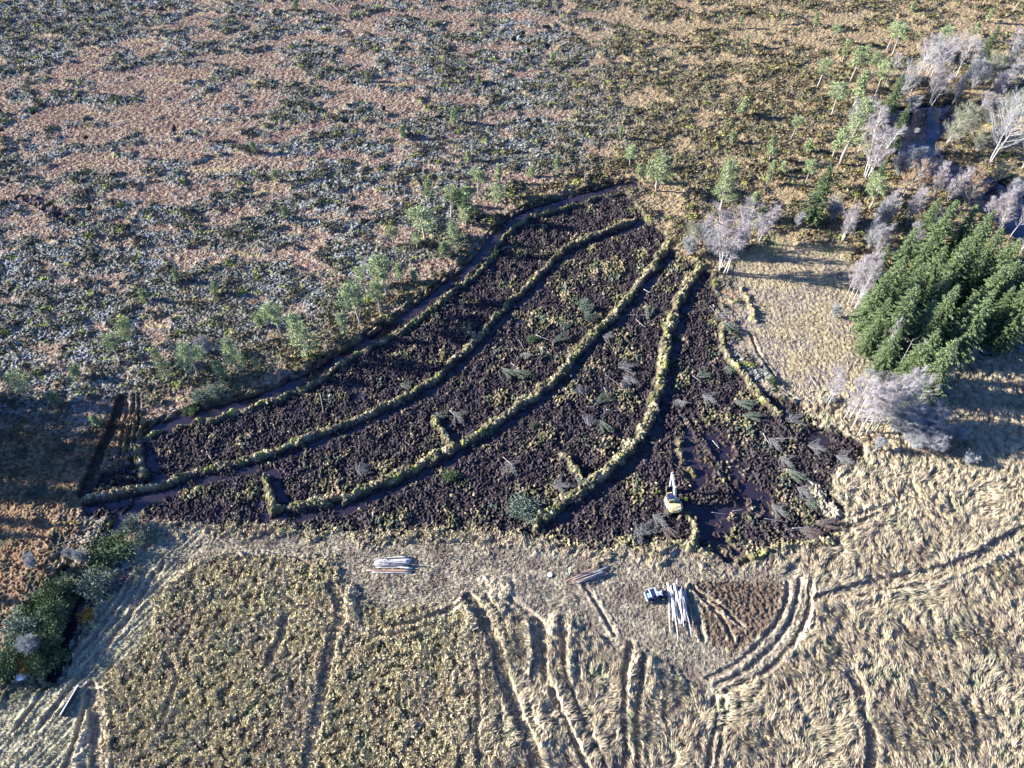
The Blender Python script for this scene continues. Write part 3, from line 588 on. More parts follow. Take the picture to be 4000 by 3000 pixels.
def bush_mesh(seed, h, w_, kind='juniper'):
    rs = np.random.RandomState(seed); wood = []; cen = []
    for i in range(16):
        a = rs.rand()*6.28; r = w_*(.3+.7*rs.rand()); e = np.array([math.cos(a)*r, math.sin(a)*r, h*(.45+.55*rs.rand())*(1.1-.4*r/w_)])
        wood.append(tube([(0, 0, -.1), e*.5+np.array([0, 0, .05*h]), e], [.05, .03, .01], 4, False))
        for k in range(5): cen.append(e*(.45+.6*rs.rand())+rs.normal(size=3)*.16*w_)
    cen = np.array(cen); m = 26; ci = np.repeat(np.arange(len(cen)), m); n = len(ci); off = rs.normal(size=(n, 3))*w_*.15
    p = cen[ci]+off; p[:, 2] = np.maximum(p[:, 2], .03)
    V, F_ = shards(p, unit(off+np.array([0, 0, .1])), .2+.15*rs.rand(n), .10, rs)
    g = {'juniper': (C(.06,.10,.045), C(.13,.17,.08)), 'pale': (C(.11,.15,.11), C(.19,.22,.16)), 'rust': (C(.24,.14,.04), C(.34,.24,.07)), 'lime': (C(.16,.22,.06), C(.27,.32,.09))}[kind]
    c = mix(g[0], g[1], rs.rand(len(cen))[ci]*.7+.3*rs.rand(n)); W = merge(wood)
    return make_mesh('stems', W[0], W[1], None, True, [M_bark_dark]), make_mesh('foliage', V, F_, np.repeat(c, 3, 0), False, [M_foliage])
def snag_mesh(seed, h, br=7):
    rs = np.random.RandomState(seed); P, R = stem(rs, h, .05, .02*h, .015); wood = [tube(P, R)]
    tws = []
    for i in range(br):
        q = at_t(P, .4+.55*rs.rand()); a = rs.rand()*6.28; L = h*.2*(.4+rs.rand()); e = q+L*np.array([math.cos(a), math.sin(a), .4]); tws.append(tube([q, e], [.03, .008], 4, False))
        e2 = e+L*.4*np.array([math.cos(a+.6), math.sin(a+.6), .4]); tws.append(tube([e, e2], [.012, .005], 3, False))
    W = merge(wood); T_ = merge(tws)
    return make_mesh('trunk', W[0], W[1], None, True, [M_deadwood]), make_mesh('branches', T_[0], T_[1], None, True, [M_deadwood])

ORD = 'first second third fourth fifth sixth seventh eighth ninth tenth eleventh twelfth thirteenth fourteenth fifteenth sixteenth seventeenth eighteenth nineteenth twentieth'.split()
ORD += ['twenty-'+o for o in ORD[:9]]+['thirtieth']+['thirty-'+o for o in ORD[:9]]+['fortieth']+['forty-'+o for o in ORD[:9]]
proto = {}
def get(kind, v, h):
    """mesh set of a kind, built once per variant at its nominal height"""
    key = (kind, v)
    if key not in proto:
        if kind in ('umbrella', 'round', 'slim', 'feather', 'tall'): nom = {'umbrella': 8, 'round': 7, 'slim': 6, 'feather': 9, 'tall': 15}[kind]; ms = pine_mesh(100+v*7+len(kind), nom, kind); nm = 'pine_tree'
        elif kind == 'sapling': nom = 3; ms = pine_mesh(300+v, 3, 'feather'); nm = 'young_pine'
        elif kind == 'spruce': nom = 16; ms = spruce_mesh(40+v, 16); nm = 'spruce_tree'
        elif kind == 'birch': nom = 12; ms = bare_mesh(60+v, 12, 1, .14, 'violet', 0, .30); nm = 'birch_tree'
        elif kind == 'birches': nom = 11; ms = bare_mesh(70+v, 11, 4, .125, 'violet', 0, .22); nm = 'birch_tree'
        elif kind == 'goldbirch': nom = 10; ms = bare_mesh(80+v, 10, 2, .17, 'brown', 1100, .35); nm = 'birch_tree'
        elif kind == 'alder': nom = 14; ms = bare_mesh(90+v, 14, 2, .30, 'grey', 0, .25); nm = 'alder_tree'
        elif kind == 'willow': nom = 6; ms = bare_mesh(110+v, 6, 9, .24, 'grey', 0, .15, M_deadwood); nm = 'willow_shrub'
        elif kind == 'olive': nom = 7; ms = bare_mesh(120+v, 7, 5, .3, 'olive', 0, .15); nm = 'willow_shrub'
        elif kind == 'snag': nom = 6; ms = snag_mesh(130+v, 6); nm = 'dead_tree'
        elif kind in ('juniper', 'pale', 'rust', 'lime'): nom = 2.2; ms = bush_mesh(140+v+len(kind), 2.2, 1.5, kind); nm = 'juniper_bush' if kind != 'rust' else 'autumn_bush'
        proto[key] = (nom, ms, nm)
    return proto[key]
used_m = {}
trnd = random.Random(5)
def plant(kind, x, y, h, label, cat, group, lean=None, wscale=1.0, v=None):
    nv = {'spruce': 4, 'birch': 4, 'birches': 3, 'alder': 2, 'willow': 3, 'juniper': 3}.get(kind, 3)
    v = trnd.randrange(nv) if v is None else v
    nom, ms, nm = get(kind, v, h); s = h/nom
    e = bpy.data.objects.new(nm, None); COL.objects.link(e); e.empty_display_size = .5
    e.location = (x, y, float(grid_z(x, y)[0])-.05)
    ln = lean or (0, 0)
    e.rotation_euler = (ln[0], ln[1], trnd.random()*6.28) if lean is None else (ln[0], ln[1], 0)
    e.scale = (s*wscale*(.9+.2*trnd.random()), s*wscale*(.9+.2*trnd.random()), s)
    tag(e, label, cat, group)
    for m_ in ms: link(m_.name.split('.')[0], m_, e)
    return e
# rows: (kind, base px, base py, height, optional width scale)
EDGE_PINES = [('slim',1681,796,6.5),('umbrella',1868,766,7),('slim',1947,720,5),('umbrella',1761,854,8),('slim',1800,842,7),('slim',1831,866,8.5),('round',1941,812,6.5),('round',1819,885,4.5),('round',1538,952,5),
 ('round',1660,940,8.5,1.25),('round',1630,976,4.5),('feather',1782,985,8),('sapling',1739,1005,4),('umbrella',1410,1268,10),('umbrella',1489,1223,8),('umbrella',1514,1162,9.5),('round',1410,1116,4.5),('slim',1562,1110,5),
 ('slim',1346,1311,6),('umbrella',1105,1317,8),('feather',1202,1403,11),('sapling',1025,1281,3.5),('round',525,1354,7),('umbrella',473,1421,7),('feather',659,1488,8,.8),('round',775,1476,8),('feather',940,1458,9),('sapling',879,1476,4),
 ('round',116,1565,7),('sapling',305,1482,3.5),('sapling',226,1583,3.5),('slim',1013,1452,3.5)]
BOG_PINES = [('slim',2170,690,5),('sapling',2075,690,3),('sapling',1831,635,3.2),('round',2460,653,5.5),('sapling',1770,482,4),('sapling',1575,543,3.5),('sapling',2160,250,3),('slim',2423,549,4),('sapling',573,1177,3),
 ('sapling',848,1153,3),('sapling',702,1104,3),('sapling',1077,708,3),('sapling',1117,854,3),('sapling',390,1677,3),('sapling',1001,601,2.6),('sapling',1160,45,3),('sapling',1620,1104,3),('sapling',1440,320,2.6),('sapling',1870,330,2.8)]
EAST_PINES = [('round',2566,745,9,1.2),('slim',2499,708,5.5),('round',2575,650,4.5),('slim',2891,110,3.5),('slim',3050,95,4),('slim',3178,110,5),('umbrella',3245,177,6),('umbrella',3480,223,9),('umbrella',3462,201,8),('slim',3291,244,6.5),
 ('umbrella',3321,320,10),('umbrella',3190,348,7.5),('slim',2912,189,4),('umbrella',3660,215,8),('round',3790,160,5.5),('umbrella',3245,458,9),('umbrella',3089,543,6),('slim',3004,632,6.5),('tall',3279,650,18,1.15),('slim',3251,622,8),
 ('umbrella',3141,732,7),('sapling',2897,458,4.5),('slim',2992,722,4.5),('slim',3010,690,4),('tall',2815,850,14,1.1),('round',3395,815,8),('sapling',3053,677,3),('slim',3390,735,4),('round',3400,300,7),('umbrella',3420,370,9),('sapling',3150,600,3.5),('slim',3330,420,10),('sapling',2960,870,3.5),('sapling',2940,800,3),('sapling',2860,560,3),('slim',3850,90,4.5),('umbrella',3950,60,7),('slim',3310,30,5),('sapling',3560,45,3)]
LONE_SPRUCES = [('spruce',3160,880,15.5),('spruce',3462,450,12),('spruce',3474,590,13,.8),('spruce',3820,270,12),('spruce',3405,765,10,.9),('sapling',2942,900,2.5)]
BIRCHES_N = [('birch',3553,370,16),('birch',3630,315,11),('birches',3633,405,14),('birch',3730,310,11),('birch',3791,506,10),('alder',3858,640,17),('birches',3382,702,17),('birch',3352,598,13),('goldbirch',3360,390,8),('alder',3960,350,12),('birches',3880,400,11),
 ('birch',3985,310,12),('alder',3995,660,11),('birches',3930,270,10),('olive',3700,560,6,1.2),('olive',3740,545,7,1.2),('olive',3785,530,6),('birches',3720,400,9),('alder',3500,400,10),('birches',3320,520,10),('willow',3560,430,5),('olive',3850,330,8),('willow',3800,350,7),('birches',3990,420,10),('olive',3930,480,8),
 ('willow',3960,760,5,1.2),('olive',3890,700,5),('birch',3450,350,9),('alder',3600,330,11),('birches',3700,250,9),('birches',3790,300,9),('willow',3585,510,2.2),('olive',3810,600,5),('birches',3900,560,9)]
BIRCHES_R = [('birches',3590,730,9),('goldbirch',3510,800,11),('goldbirch',3593,812,8),('birches',3640,770,8),('birches',3700,790,9),('goldbirch',3775,820,9),('birches',3850,880,10),('birches',3900,910,10),('birch',3945,930,10),('willow',3500,690,6),('willow',3560,660,5),('birches',3650,700,6),('birches',3720,760,7),('birches',3985,990,8),('birches',3540,870,9),('birches',3450,860,8),('willow',3440,880,6)]
BIRCHES_M = [('birches',2964,950,9.5),('birches',2812,1067,17,1.1),('birch',2835,1075,14),('birches',2729,955,8),('willow',2770,990,6),('birches',3291,945,9.5),('willow',3394,970,6),('snag',3242,961,3.2),('birches',3560,1000,11),('birch',3530,1010,9),('willow',3240,870,5),('willow',3110,890,3.5),('birches',3420,1010,8),('willow',2690,1000,4),('olive',2700,960,5),('birches',2870,1000,8)]
GROVE_W = [('birch',3300,1172,10,.7),('birch',3313,1186,12,.7),('birch',3325,1195,13,.7),('birch',3337,1215,13,.7),('birch',3345,1200,12,.7),('birch',3322,1238,9,.7),('birch',3360,1180,12,.7)]
GROVE_S = [('birch',3321,1684,13),('birch',3349,1703,13.5),('birch',3383,1697,12),('birch',3412,1690,13),('birch',3315,1640,12),('birch',3290,1645,7.5),('birch',3227,1577,9),('birch',3485,1625,12),('birch',3465,1655,12.5),('birch',3565,1612,9),('birch',3228,1590,8),('birch',3430,1650,11),('birch',3370,1640,11)]
WILLOWS = [('willow',3490,1690,6.5,1.25),('willow',3530,1715,6,1.3),('willow',3565,1745,5.2,1.3),('willow',3610,1720,6,1.3),('willow',3580,1690,6.5,1.2),('willow',3640,1760,4.5,1.2),('willow',3730,1725,3,1.2),('willow',3770,1810,2.4,1.3),('willow',3420,1760,3),('willow',3260,1240,3)]
def ordl(rows): return sorted(rows, key=lambda r: r[1])
FORM = {'umbrella': 'flat topped pine with bare trunk', 'round': 'round crowned pale green pine', 'slim': 'slender pine with thin crown', 'feather': 'feathery low-branched pine', 'tall': 'tall dense grey-green pine',
 'sapling': 'small young pine', 'spruce': 'dark green conical spruce', 'birch': 'bare white stemmed birch', 'birches': 'bare multi-stemmed violet-twigged birch', 'goldbirch': 'birch with orange-gold leaves', 'alder': 'large bare pale-limbed alder',
 'willow': 'bare grey bushy willow', 'olive': 'olive green bushy willow', 'snag': 'dead silver trunk'}
CATN = {'spruce': 'spruce tree', 'birch': 'birch tree', 'birches': 'birch tree', 'goldbirch': 'birch tree', 'alder': 'alder tree', 'willow': 'willow shrub', 'olive': 'willow shrub', 'snag': 'dead tree'}
def row(rows, place, group):
    for i, r in enumerate(ordl(rows)):
        k, px, py, h = r[:4]; ws = r[4] if len(r) > 4 else 1.0
        x, y = G(px, py)
        plant(k, float(x), float(y), h, f'{FORM[k]}, {ORD[i]} from left {place}', CATN.get(k, 'pine tree'), group, None, ws)
row(EDGE_PINES, 'in the row above the upper ditch', 'pines along the upper ditch')
row(BOG_PINES, 'of those scattered on the open bog', 'scattered pines on the open bog')
row(sorted(EAST_PINES, key=lambda r: r[1])[:20], 'on the heath at upper right', 'pines at the bog edge')
row(sorted(EAST_PINES, key=lambda r: r[1])[20:], 'beside the riverside wood', 'pines beside the riverside wood')
row(LONE_SPRUCES, 'between heath and river', 'single spruces near the river')
row(sorted(BIRCHES_N, key=lambda r: r[1])[:17], 'on the left shore of the pool', 'leafless trees around the river pool')
row(sorted(BIRCHES_N, key=lambda r: r[1])[17:], 'right of and behind the pool', 'leafless trees beyond the river pool')
row(BIRCHES_R, 'in the belt between river and spruce stand', 'birches between river and spruce stand')
row(BIRCHES_M, 'above the straw meadow', 'trees above the meadow')
row(GROVE_W, 'against the spruce stand', 'thin birches beside the spruce stand')
row(GROVE_S, 'in the birch clump below the spruce stand', 'birch clump below the spruce stand')
row(WILLOWS, 'below the birch clump', 'bare shrubs by the field corner')
# spruce stand: (top px, top py, height)
STAND = [(3679,777,17),(3735,784,17),(3824,803,17),(3881,828,17),(3925,891,17),(3994,935,17),(3654,1165,16),(3755,1113,17),(3881,1145,17),(3559,1190,16),(3742,1321,15),(3667,1296,15),(3818,1139,16),(3988,1010,17),(3610,1030,17),(3530,1006,16),(3580,900,15),(3640,940,17),(3700,960,18),(3780,930,17),(3850,990,17),(3930,1040,17),(3470,1060,15),(3480,1160,15),(3440,1240,12),(3520,1290,13),(3600,1340,13),(3700,1400,10),(3840,900,17),(4050,1080,17),(4060,980,17),(4120,1050,17),(3960,1130,15),(4150,930,16),(4040,1160,15),(3590,1110,17),(3710,1060,17),(3470,960,11),(3950,960,16)]
for i, (tx, ty, h) in enumerate(sorted(STAND)):
    h = h*(.84+.24*((i*37) % 11)/10)
    x, y = G(tx, ty, h); plant('spruce', float(x), float(y), h, f'dark green spruce, {ORD[i]} crown tip from left in the dense spruce stand', 'spruce tree', 'dense spruce stand')
# pale bare stems at the front edge of the stand
for i, (px, py, h) in enumerate([(3424,1416,11),(3500,1450,9),(3545,1470,9),(3603,1517,10),(3640,1500,8),(3575,1440,10),(3660,1540,7),(3400,1440,6)]):
    x, y = G(px, py); plant('snag' if i % 2 else 'birch', float(x), float(y), h, f'pale bare trunk, {ORD[sorted([3424,3500,3545,3603,3640,3575,3660,3400]).index(px)]} from left along the lower edge of the spruce stand', 'tree', 'pale trunks at the stand edge', None, .6)
# spruces just outside the left edge: their long shadows fall on the rusty moor
for i, (px, py, h) in enumerate([(-260,1590,14),(-300,1650,16),(-240,1700,15),(-330,1740,17),(-230,1780,15),(-280,1830,14),(-420,1600,17),(-450,1700,19),(-430,1800,19),(-420,1870,18),(-330,1900,15),(-400,1540,18),(-280,2010,10),(-330,2060,9),(-200,2330,6)]):
    x, y = G(px, py); plant('spruce', float(x), float(y), h, f'spruce outside the left edge shading the rusty moor, {ORD[i]} from the back', 'spruce tree', 'spruces left of the moor')
x, y = G(512, 60); plant('snag', float(x), float(y), 11, 'tall pale dead trunk on a heather hummock at the top left', 'dead tree', None)
x, y = G(494, 409); plant('snag', float(x), float(y), 6, 'silvery dead pine on the isolated dark hummock upper left', 'dead tree', None)
x, y = G(2283, 722); plant('snag', float(x), float(y), 5, 'thin dead pine just above the far end of the workings', 'dead tree', None)
x, y = G(818, 1392); plant('willow', float(x), float(y), 4, 'small bare bush among the pines at the left ditch', 'willow shrub', None)
BUSH = [('juniper',440,2175,3.2,1.5,'dark green juniper, large and round, beside the left ditch'),('pale',392,2290,3.4,1.2,'blue-grey juniper below the round one, casting a shadow on the flattened grass'),('rust',345,2415,2.2,.8,'orange-brown bush at the edge of the flattened grass'),
 ('willow',148,2225,3,1,'grey leafless bush on the rusty moor'),('willow',335,2195,2.6,1,'violet leafless bush beside the left ditch'),('willow',285,2180,2.2,1,'small grey leafless bush on the moor near the ditch'),('juniper',190,2330,3,1.1,'topmost dark juniper of the scrub strip between the two left ditches'),
 ('juniper',245,2330,3,1,'dark juniper at the upper right of the scrub strip'),('juniper',130,2410,3,1.2,'dark juniper on the left side of the scrub strip, upper middle'),('juniper',235,2400,3,1,'dark juniper on the right side of the scrub strip, upper middle'),('pale',120,2480,3.4,1.2,'grey-green juniper at the middle left of the scrub strip'),
 ('juniper',225,2490,3,1.1,'dark juniper at the middle right of the scrub strip'),('juniper',80,2560,3,1.2,'dark juniper at the lower left of the scrub strip'),('juniper',210,2570,3,1.1,'dark juniper at the lower right of the scrub strip'),('willow',150,2540,4,1.1,'grey leafless bush in the middle of the scrub strip'),
 ('juniper',40,2620,3,1.2,'dark juniper at the lower left corner of the scrub strip'),('rust',120,2620,2,1,'rusty leaved low bush at the bottom of the scrub strip'),('juniper',160,2610,2.6,1,'low dark juniper at the bottom of the scrub strip'),('lime',15,2640,2.4,1,'bright green bush at the left edge below the moor'),
 ('lime',430,2110,1.6,1,'light green low bush above the round juniper'),('pale',520,2070,2.2,1.3,'grey-green bush at the lower left corner of the workings'),('pale',570,2100,2,1.2,'grey-green bush right of the workings corner'),('juniper',2085,1660,.9,1,'small green shrub torn up on the peat'),('lime',2680,1950,.9,.6,'lime green bush beside the excavator'),
 ('pale',2280,1210,1.8,1.2,'pale green bush between the upper banks'),('pale',2300,1250,1.6,1,'pale green low bush between the upper banks, nearer one'),('juniper',2080,1330,1.4,1.2,'dark green bush on the upper middle peat'),('juniper',1760,1865,1.5,1.4,'dark green bush left of the middle of the lower peat strip'),('pale',2045,1990,2.2,1.8,'pale blue-green brush heap on the lower peat strip'),
 ('juniper',3010,1500,1,1,'small dark bush beside the ruts at the meadow edge'),('juniper',740,1600,1.3,1.6,'low dark bush at the left end of the upper ditch'),('pale',850,1545,1.6,1.6,'pale low bush above the left end of the upper ditch'),('pale',780,1560,1.4,1.4,'grey-green low bush above the left end of the upper ditch')]
for k, px, py, h, ws, lab in BUSH:
    x, y = G(px, py); plant(k, float(x), float(y), h, lab, 'bush' if k != 'willow' else 'willow shrub', None, None, ws)
# ------------------------------------------------------------------ logs, poles, brush
def log_mesh(seed, L, r, tone, bend=.02):
    rs = np.random.RandomState(seed); n = 9; t = np.linspace(0, 1, n)
    P = np.stack([L*t, np.cumsum(rs.normal(size=n))*bend*L*.22, np.cumsum(rs.normal(size=n))*bend*L*.12], 1); P[:, 1] -= P[0, 1]; P[:, 2] -= P[0, 2]
    V, F_ = tube(P, r*(1-.55*t)*(1+.07*rs.normal(size=n)), 7); a, b_ = {'pale': ((.46,.44,.42), (.32,.30,.28)), 'grey': ((.26,.25,.25), (.16,.15,.14)), 'red': ((.24,.12,.08), (.33,.22,.16)), 'white': ((.66,.64,.61), (.48,.46,.43))}[tone]
    c = mix(C(*a), C(*b_), rs.rand(len(V))); me = make_mesh('log', V, F_, c, True, [M_log, M_cut]); mi = np.zeros(len(F_), np.int32); mi[-2:] = 1; me.polygons.foreach_set('material_index', mi); return me
LOGS = {(t, k): log_mesh(400+k*5+len(t), 1.0*L, .065+.009*L, t) for t in ('pale', 'grey', 'red', 'white') for k, L in enumerate((4.0, 6.0, 8.0, 9.5))}
LLEN = (4.0, 6.0, 8.0, 9.5)
lr = random.Random(3)
def put_log(a, b_, za, zb, tone, label, group, name='log', rs=1.0):
    ax, ay = G(*a); bx, by = G(*b_); A = Vector((float(ax), float(ay), za)); B = Vector((float(bx), float(by), zb)); L = (B-A).length
    k = min(range(4), key=lambda i: abs(LLEN[i]-L)); o = bpy.data.objects.new(name, LOGS[(tone, k)]); COL.objects.link(o)
    o.location = A; q = Vector((1, 0, 0)).rotation_difference((B-A).normalized()); o.rotation_mode = 'QUATERNION'; o.rotation_quaternion = q
    s = L/LLEN[k]; o.scale = (s, rs, rs); tag(o, label, name.replace('_', ' '), group); return o
def pile(n, A0, A1, B0, B1, H, tones, label, group, rj, endj=.12, rs=1.0):
    """logs with butts between pixels A0-A1 and tips between B0-B1, heaped to height H"""
    zg = max(float(grid_z(*G((A0[0]+B1[0])/2, (A0[1]+B1[1])/2))[0]), -.1)
    for i in range(n):
        v = (i+.5)/n if i < n*.5 else lr.random(); u = min(1, max(0, v+lr.gauss(0, rj))); lay = H*max(0, 1-(2*v-1)**2)*(lr.random() if i >= n*.5 else .1)
        a = [A0[k]+(A1[k]-A0[k])*v for k in (0, 1)]; b_ = [B0[k]+(B1[k]-B0[k])*u for k in (0, 1)]
        s0 = lr.gauss(0, endj); s1 = 1+lr.gauss(0, endj)
        a2 = [a[k]+(b_[k]-a[k])*s0 for k in (0, 1)]; b2 = [a[k]+(b_[k]-a[k])*s1 for k in (0, 1)]
        z = zg+.12+lay; dz = (z*11.5 if z > 0 else 0)
        put_log((a2[0], a2[1]+dz), (b2[0], b2[1]+dz), z, z-.04+lr.random()*.08, lr.choice(tones), label, group, 'log', rs)
pile(24, (1592,2172), (1606,2222), (1470,2180), (1468,2216), .8, ('white','white','pale','grey'), 'pale thin log in the heap left of the middle of the trampled track', 'logs in the left heap', .18, .05)
pile(9, (1604,2226), (1607,2246), (1440,2226), (1450,2236), .25, ('red','pale','white','red'), 'long log in the lower layer along the near side of the left heap', 'long logs below the left heap', .1, .05)
put_log((1506,2180), (1500,2215), .3, 1.0, 'pale', 'single thin pole standing across the left log heap', None, 'pole', .6)
pile(22, (2362,2216), (2366,2246), (2232,2262), (2252,2284), .7, ('grey','grey','pale','red'), 'grey thin log in the heap beside the worker in the yellow jacket', 'logs in the middle heap', .15, .06)
put_log((2345,2214), (2206,2276), .5, .15, 'red', 'long reddish brown log on the upper side of the middle heap', None)
put_log((2330,2222), (2212,2274), .6, .2, 'red', 'second reddish log, just inside the longest one of the middle heap', None)
pile(34, (2612,2296), (2682,2312), (2622,2415), (2692,2430), .9, ('white','pale','white','grey'), 'pale straight log in the long heap beside the small blue tractor', 'logs in the right heap', .12, .06, 1.1)
for a, b_, z, lab in [((2609,2285),(2616,2470),.4,'long white log along the left side of the right heap'),((2624,2340),(2645,2505),.9,'white log sticking out furthest at the lower left of the right heap'),((2665,2335),(2698,2490),.9,'white log at the right side of the right heap reaching far down'),
    ((2603,2282),(2650,2440),1.0,'crooked white log with its top end at the upper left of the right heap'),((2640,2266),(2632,2400),1.1,'white log protruding upwards furthest from the top of the right heap'),((2628,2283),(2668,2450),1.15,'white log lying diagonally over the middle of the right heap')]:
    put_log((a[0], a[1]+z*8), (b_[0], b_[1]+z*5), z, z*.6, 'white', lab, 'logs in the right heap', 'log', 1.15)
POLES = [((2450,1229),(2545,1231),'upper end of the peat strip between third and fourth banks'),((2484,1247),(2520,1281),'same strip, slanting just below the level one'),((2362,1461),(2435,1519),'middle of the strip between third and fourth banks, slanting down right'),((2411,1549),(2490,1552),'level, left of the green mossy stretch of the fourth bank'),
 ((2359,1513),(2374,1549),'short, steep, middle of the strip between third and fourth banks'),((2289,1589),(2325,1592),'short, level, right of the third bank'),((2368,1601),(2411,1607),'short, nearly level, lower middle of the wide strip'),((1996,1418),(2051,1458),'left of the third bank, slanting down right'),
 ((2026,1330),(2051,1372),'above the third bank, steep'),((1755,1601),(1782,1629),'short, above the spur of the third bank'),((1965,1787),(2002,1824),'below the third bank, slanting down right'),((1947,1452),(1959,1488),'steep, short, between second and third banks'),((2514,1128),(2539,1146),'tiny, right of the upper third bank'),
 ((2478,1452),(2475,1482),'short, upright, left of the fourth bank'),((2337,1683),(2374,1659),'short, rising right, lower wide strip'),((2093,1311),(2148,1330),'level, just above the upper third bank'),((1251,1543),(1263,1610),'steep, between first and second banks'),((1117,1641),(1160,1641),'level, between first and second banks'),
 ((806,1763),(825,1795),'short, between second bank and the left end'),((3160,1470),(3196,1528),'steep, on the straw left of the birch clump'),((2772,1195),(2806,1235),'top of the right hand debris, left one'),((2785,1190),(2815,1240),'top of the right hand debris, right one'),((3031,1711),(3126,1714),'long, level, left of the birch clump'),
 ((3077,1665),(3089,1702),'steep, short, above the long level one left of the birch clump'),((2980,1690),(3004,1732),'steep, right of the muddy ruts'),((2705,1470),(2735,1492),'right of the fourth bank, short'),((3041,1732),(3089,1818),'long, steep, left of the root hollow'),((2784,1720),(2809,1751),'on the purple mud among the ruts'),
 ((3047,1519),(3077,1549),'at the upper right debris near the meadow'),((2986,2024),(3077,2043),'long, near the dark brush at the lower right corner'),((3090,2070),(3169,2061),'level, above the lower right bank'),((2862,1995),(2905,1990),'in the puddle right of the digger shadow'),((2780,2000),(2840,2010),'below the digger shadow'),((2880,1240),(2870,1262),'short, upright, near the dark shaded scrub')]
for i, (a, b_, lab) in enumerate(POLES):
    za = float(grid_z(*G(*a))[0]); zb = float(grid_z(*G(*b_))[0]); put_log(a, b_, max(za, -.3)+.22, max(zb, -.3)+.25, ('white', 'pale', 'grey')[i % 3], 'pale loose pole, '+lab, 'loose poles on the workings', 'loose_pole', .5)

def brush_mesh(seed, L, tone):
    rs = np.random.RandomState(seed); wood = []; tc_ = []; td = []
    for i in range(16):
        a = rs.normal()*.38; st = np.array([rs.rand()*L*.35, rs.normal()*.35, .05+rs.rand()*.25]); d = np.array([math.cos(a), math.sin(a), .12+.18*rs.rand()]); l = L*(.35+.6*rs.rand()); e = st+d*l; mid = (st+e)/2+np.array([0, 0, .12])
        wood.append(tube([st, mid, e], [.026, .016, .006], 4, False))
        m = 110; g = .15+.85*rs.rand(m); p = st+(e-st)*g[:, None]+rs.normal(size=(m, 3))*.07; tc_.append(p); td.append(d[None]+rs.normal(size=(m, 3))*np.array([.5, .6, .4]))
    p = np.vstack(tc_); d = unit(np.vstack(td)); d[:, 2] = np.abs(d[:, 2])*.5; V, F_ = shards(p, d, .3+.5*rs.rand(len(p)), .035, rs)
    a, b_ = {'green': ((.06,.09,.055), (.17,.20,.15)), 'grey': ((.24,.24,.235), (.13,.125,.12)), 'brown': ((.12,.08,.075), (.20,.15,.14))}[tone]; c = mix(C(*a), C(*b_), rs.rand(len(p)))
    W = merge(wood); return make_mesh('branches', W[0], W[1], None, True, [M_deadwood]), make_mesh('twigs', V, F_, np.repeat(c, 3, 0), False, [M_twig])
BM = {(t, k): brush_mesh(500+k+len(t)*3, (3.2, 4.5)[k], t) for t in ('green', 'grey', 'brown') for k in (0, 1)}
BRUSH = [(2430,1470,'grey',1,-30,'wide strip, upper middle, fanned towards lower right'),(2470,1510,'grey',0,160,'beside the fanned one left of the fourth bank'),(2410,1440,'grey',1,10,'wide strip, topmost of the middle group'),(2160,1335,'green',1,20,'just above the upper third bank'),(1960,1440,'green',1,-50,'left of the third bank, near the pale straw'),
 (2040,1375,'grey',0,-60,'left of the third bank, nearest the straw tuft'),(2000,1450,'green',1,-35,'left of the third bank, lower'),(2320,1580,'green',1,30,'middle of the wide strip'),(2340,1640,'green',1,-70,'wide strip, lower middle'),(2300,1665,'grey',0,80,'wide strip, lowest of the green ones'),(2530,1245,'green',1,70,'top of the strip left of the fourth bank'),
 (2285,1545,'grey',0,120,'right of the third bank, small'),(2790,1215,'grey',1,-50,'top of the right debris band'),(2815,1270,'green',1,-60,'right debris band, below the top one'),(2545,2010,'grey',1,-45,'below the digger, long fan to lower right'),(2580,2050,'brown',1,-60,'brown, below the digger'),(2480,2060,'grey',1,-75,'left of the brown one below the digger'),
 (2500,2100,'grey',1,60,'lowest one below the digger'),(2040,1975,'green',1,-40,'lower strip middle, large pale'),(2060,2010,'green',1,120,'lower strip middle, lower half of the large pale one'),(3000,1710,'grey',1,-60,'right of the muddy ruts'),(3040,1780,'grey',1,-50,'left of the root hollow, upper'),(3070,1840,'green',1,-55,'left of the root hollow, middle'),
 (3110,1900,'grey',1,-50,'long fan pointing to the lower right corner'),(3140,1950,'green',0,-50,'lower end of the long fan'),(2870,1570,'green',1,-30,'between ruts and short bank'),(2720,1470,'green',0,10,'right of the fourth bank, upper'),(2740,1540,'grey',1,-40,'right of the fourth bank, middle'),(1700,1610,'green',0,-60,'above the spur of the third bank'),
 (1770,1610,'grey',1,-50,'right of the spur, above the third bank'),(1970,1800,'grey',1,-50,'below the third bank, middle'),(1400,1860,'grey',0,70,'left part of the lower strip'),(2900,1620,'green',1,-20,'above the purple mud'),(3070,1650,'grey',1,30,'left of the birch clump, upper'),(3150,1740,'grey',1,-20,'beside the root hollow'),
 (2830,1430,'green',0,-70,'left of the short bank'),(3010,1970,'grey',1,-45,'above the lower right corner'),(3120,2070,'brown',1,-30,'reddish, at the lower right corner'),(3180,2050,'brown',1,-10,'reddish, furthest right at the corner'),(3150,2100,'brown',0,20,'reddish, lowest at the corner'),(1560,1500,'green',0,-20,'between first and second banks'),
 (2200,1290,'green',0,60,'upper middle peat near the orange tufts'),(2350,1310,'grey',0,-10,'right of the upper third bank'),(2640,1560,'grey',0,-60,'close right of the fourth bank'),(2250,1860,'green',1,-60,'beside the spur of the fourth bank'),(2150,1900,'grey',1,0,'lower strip, left of the fourth bank end'),(3260,1780,'grey',1,-30,'between the root hollow and the birch clump'),(3210,1560,'grey',0,-30,'on the straw above the birch clump')]
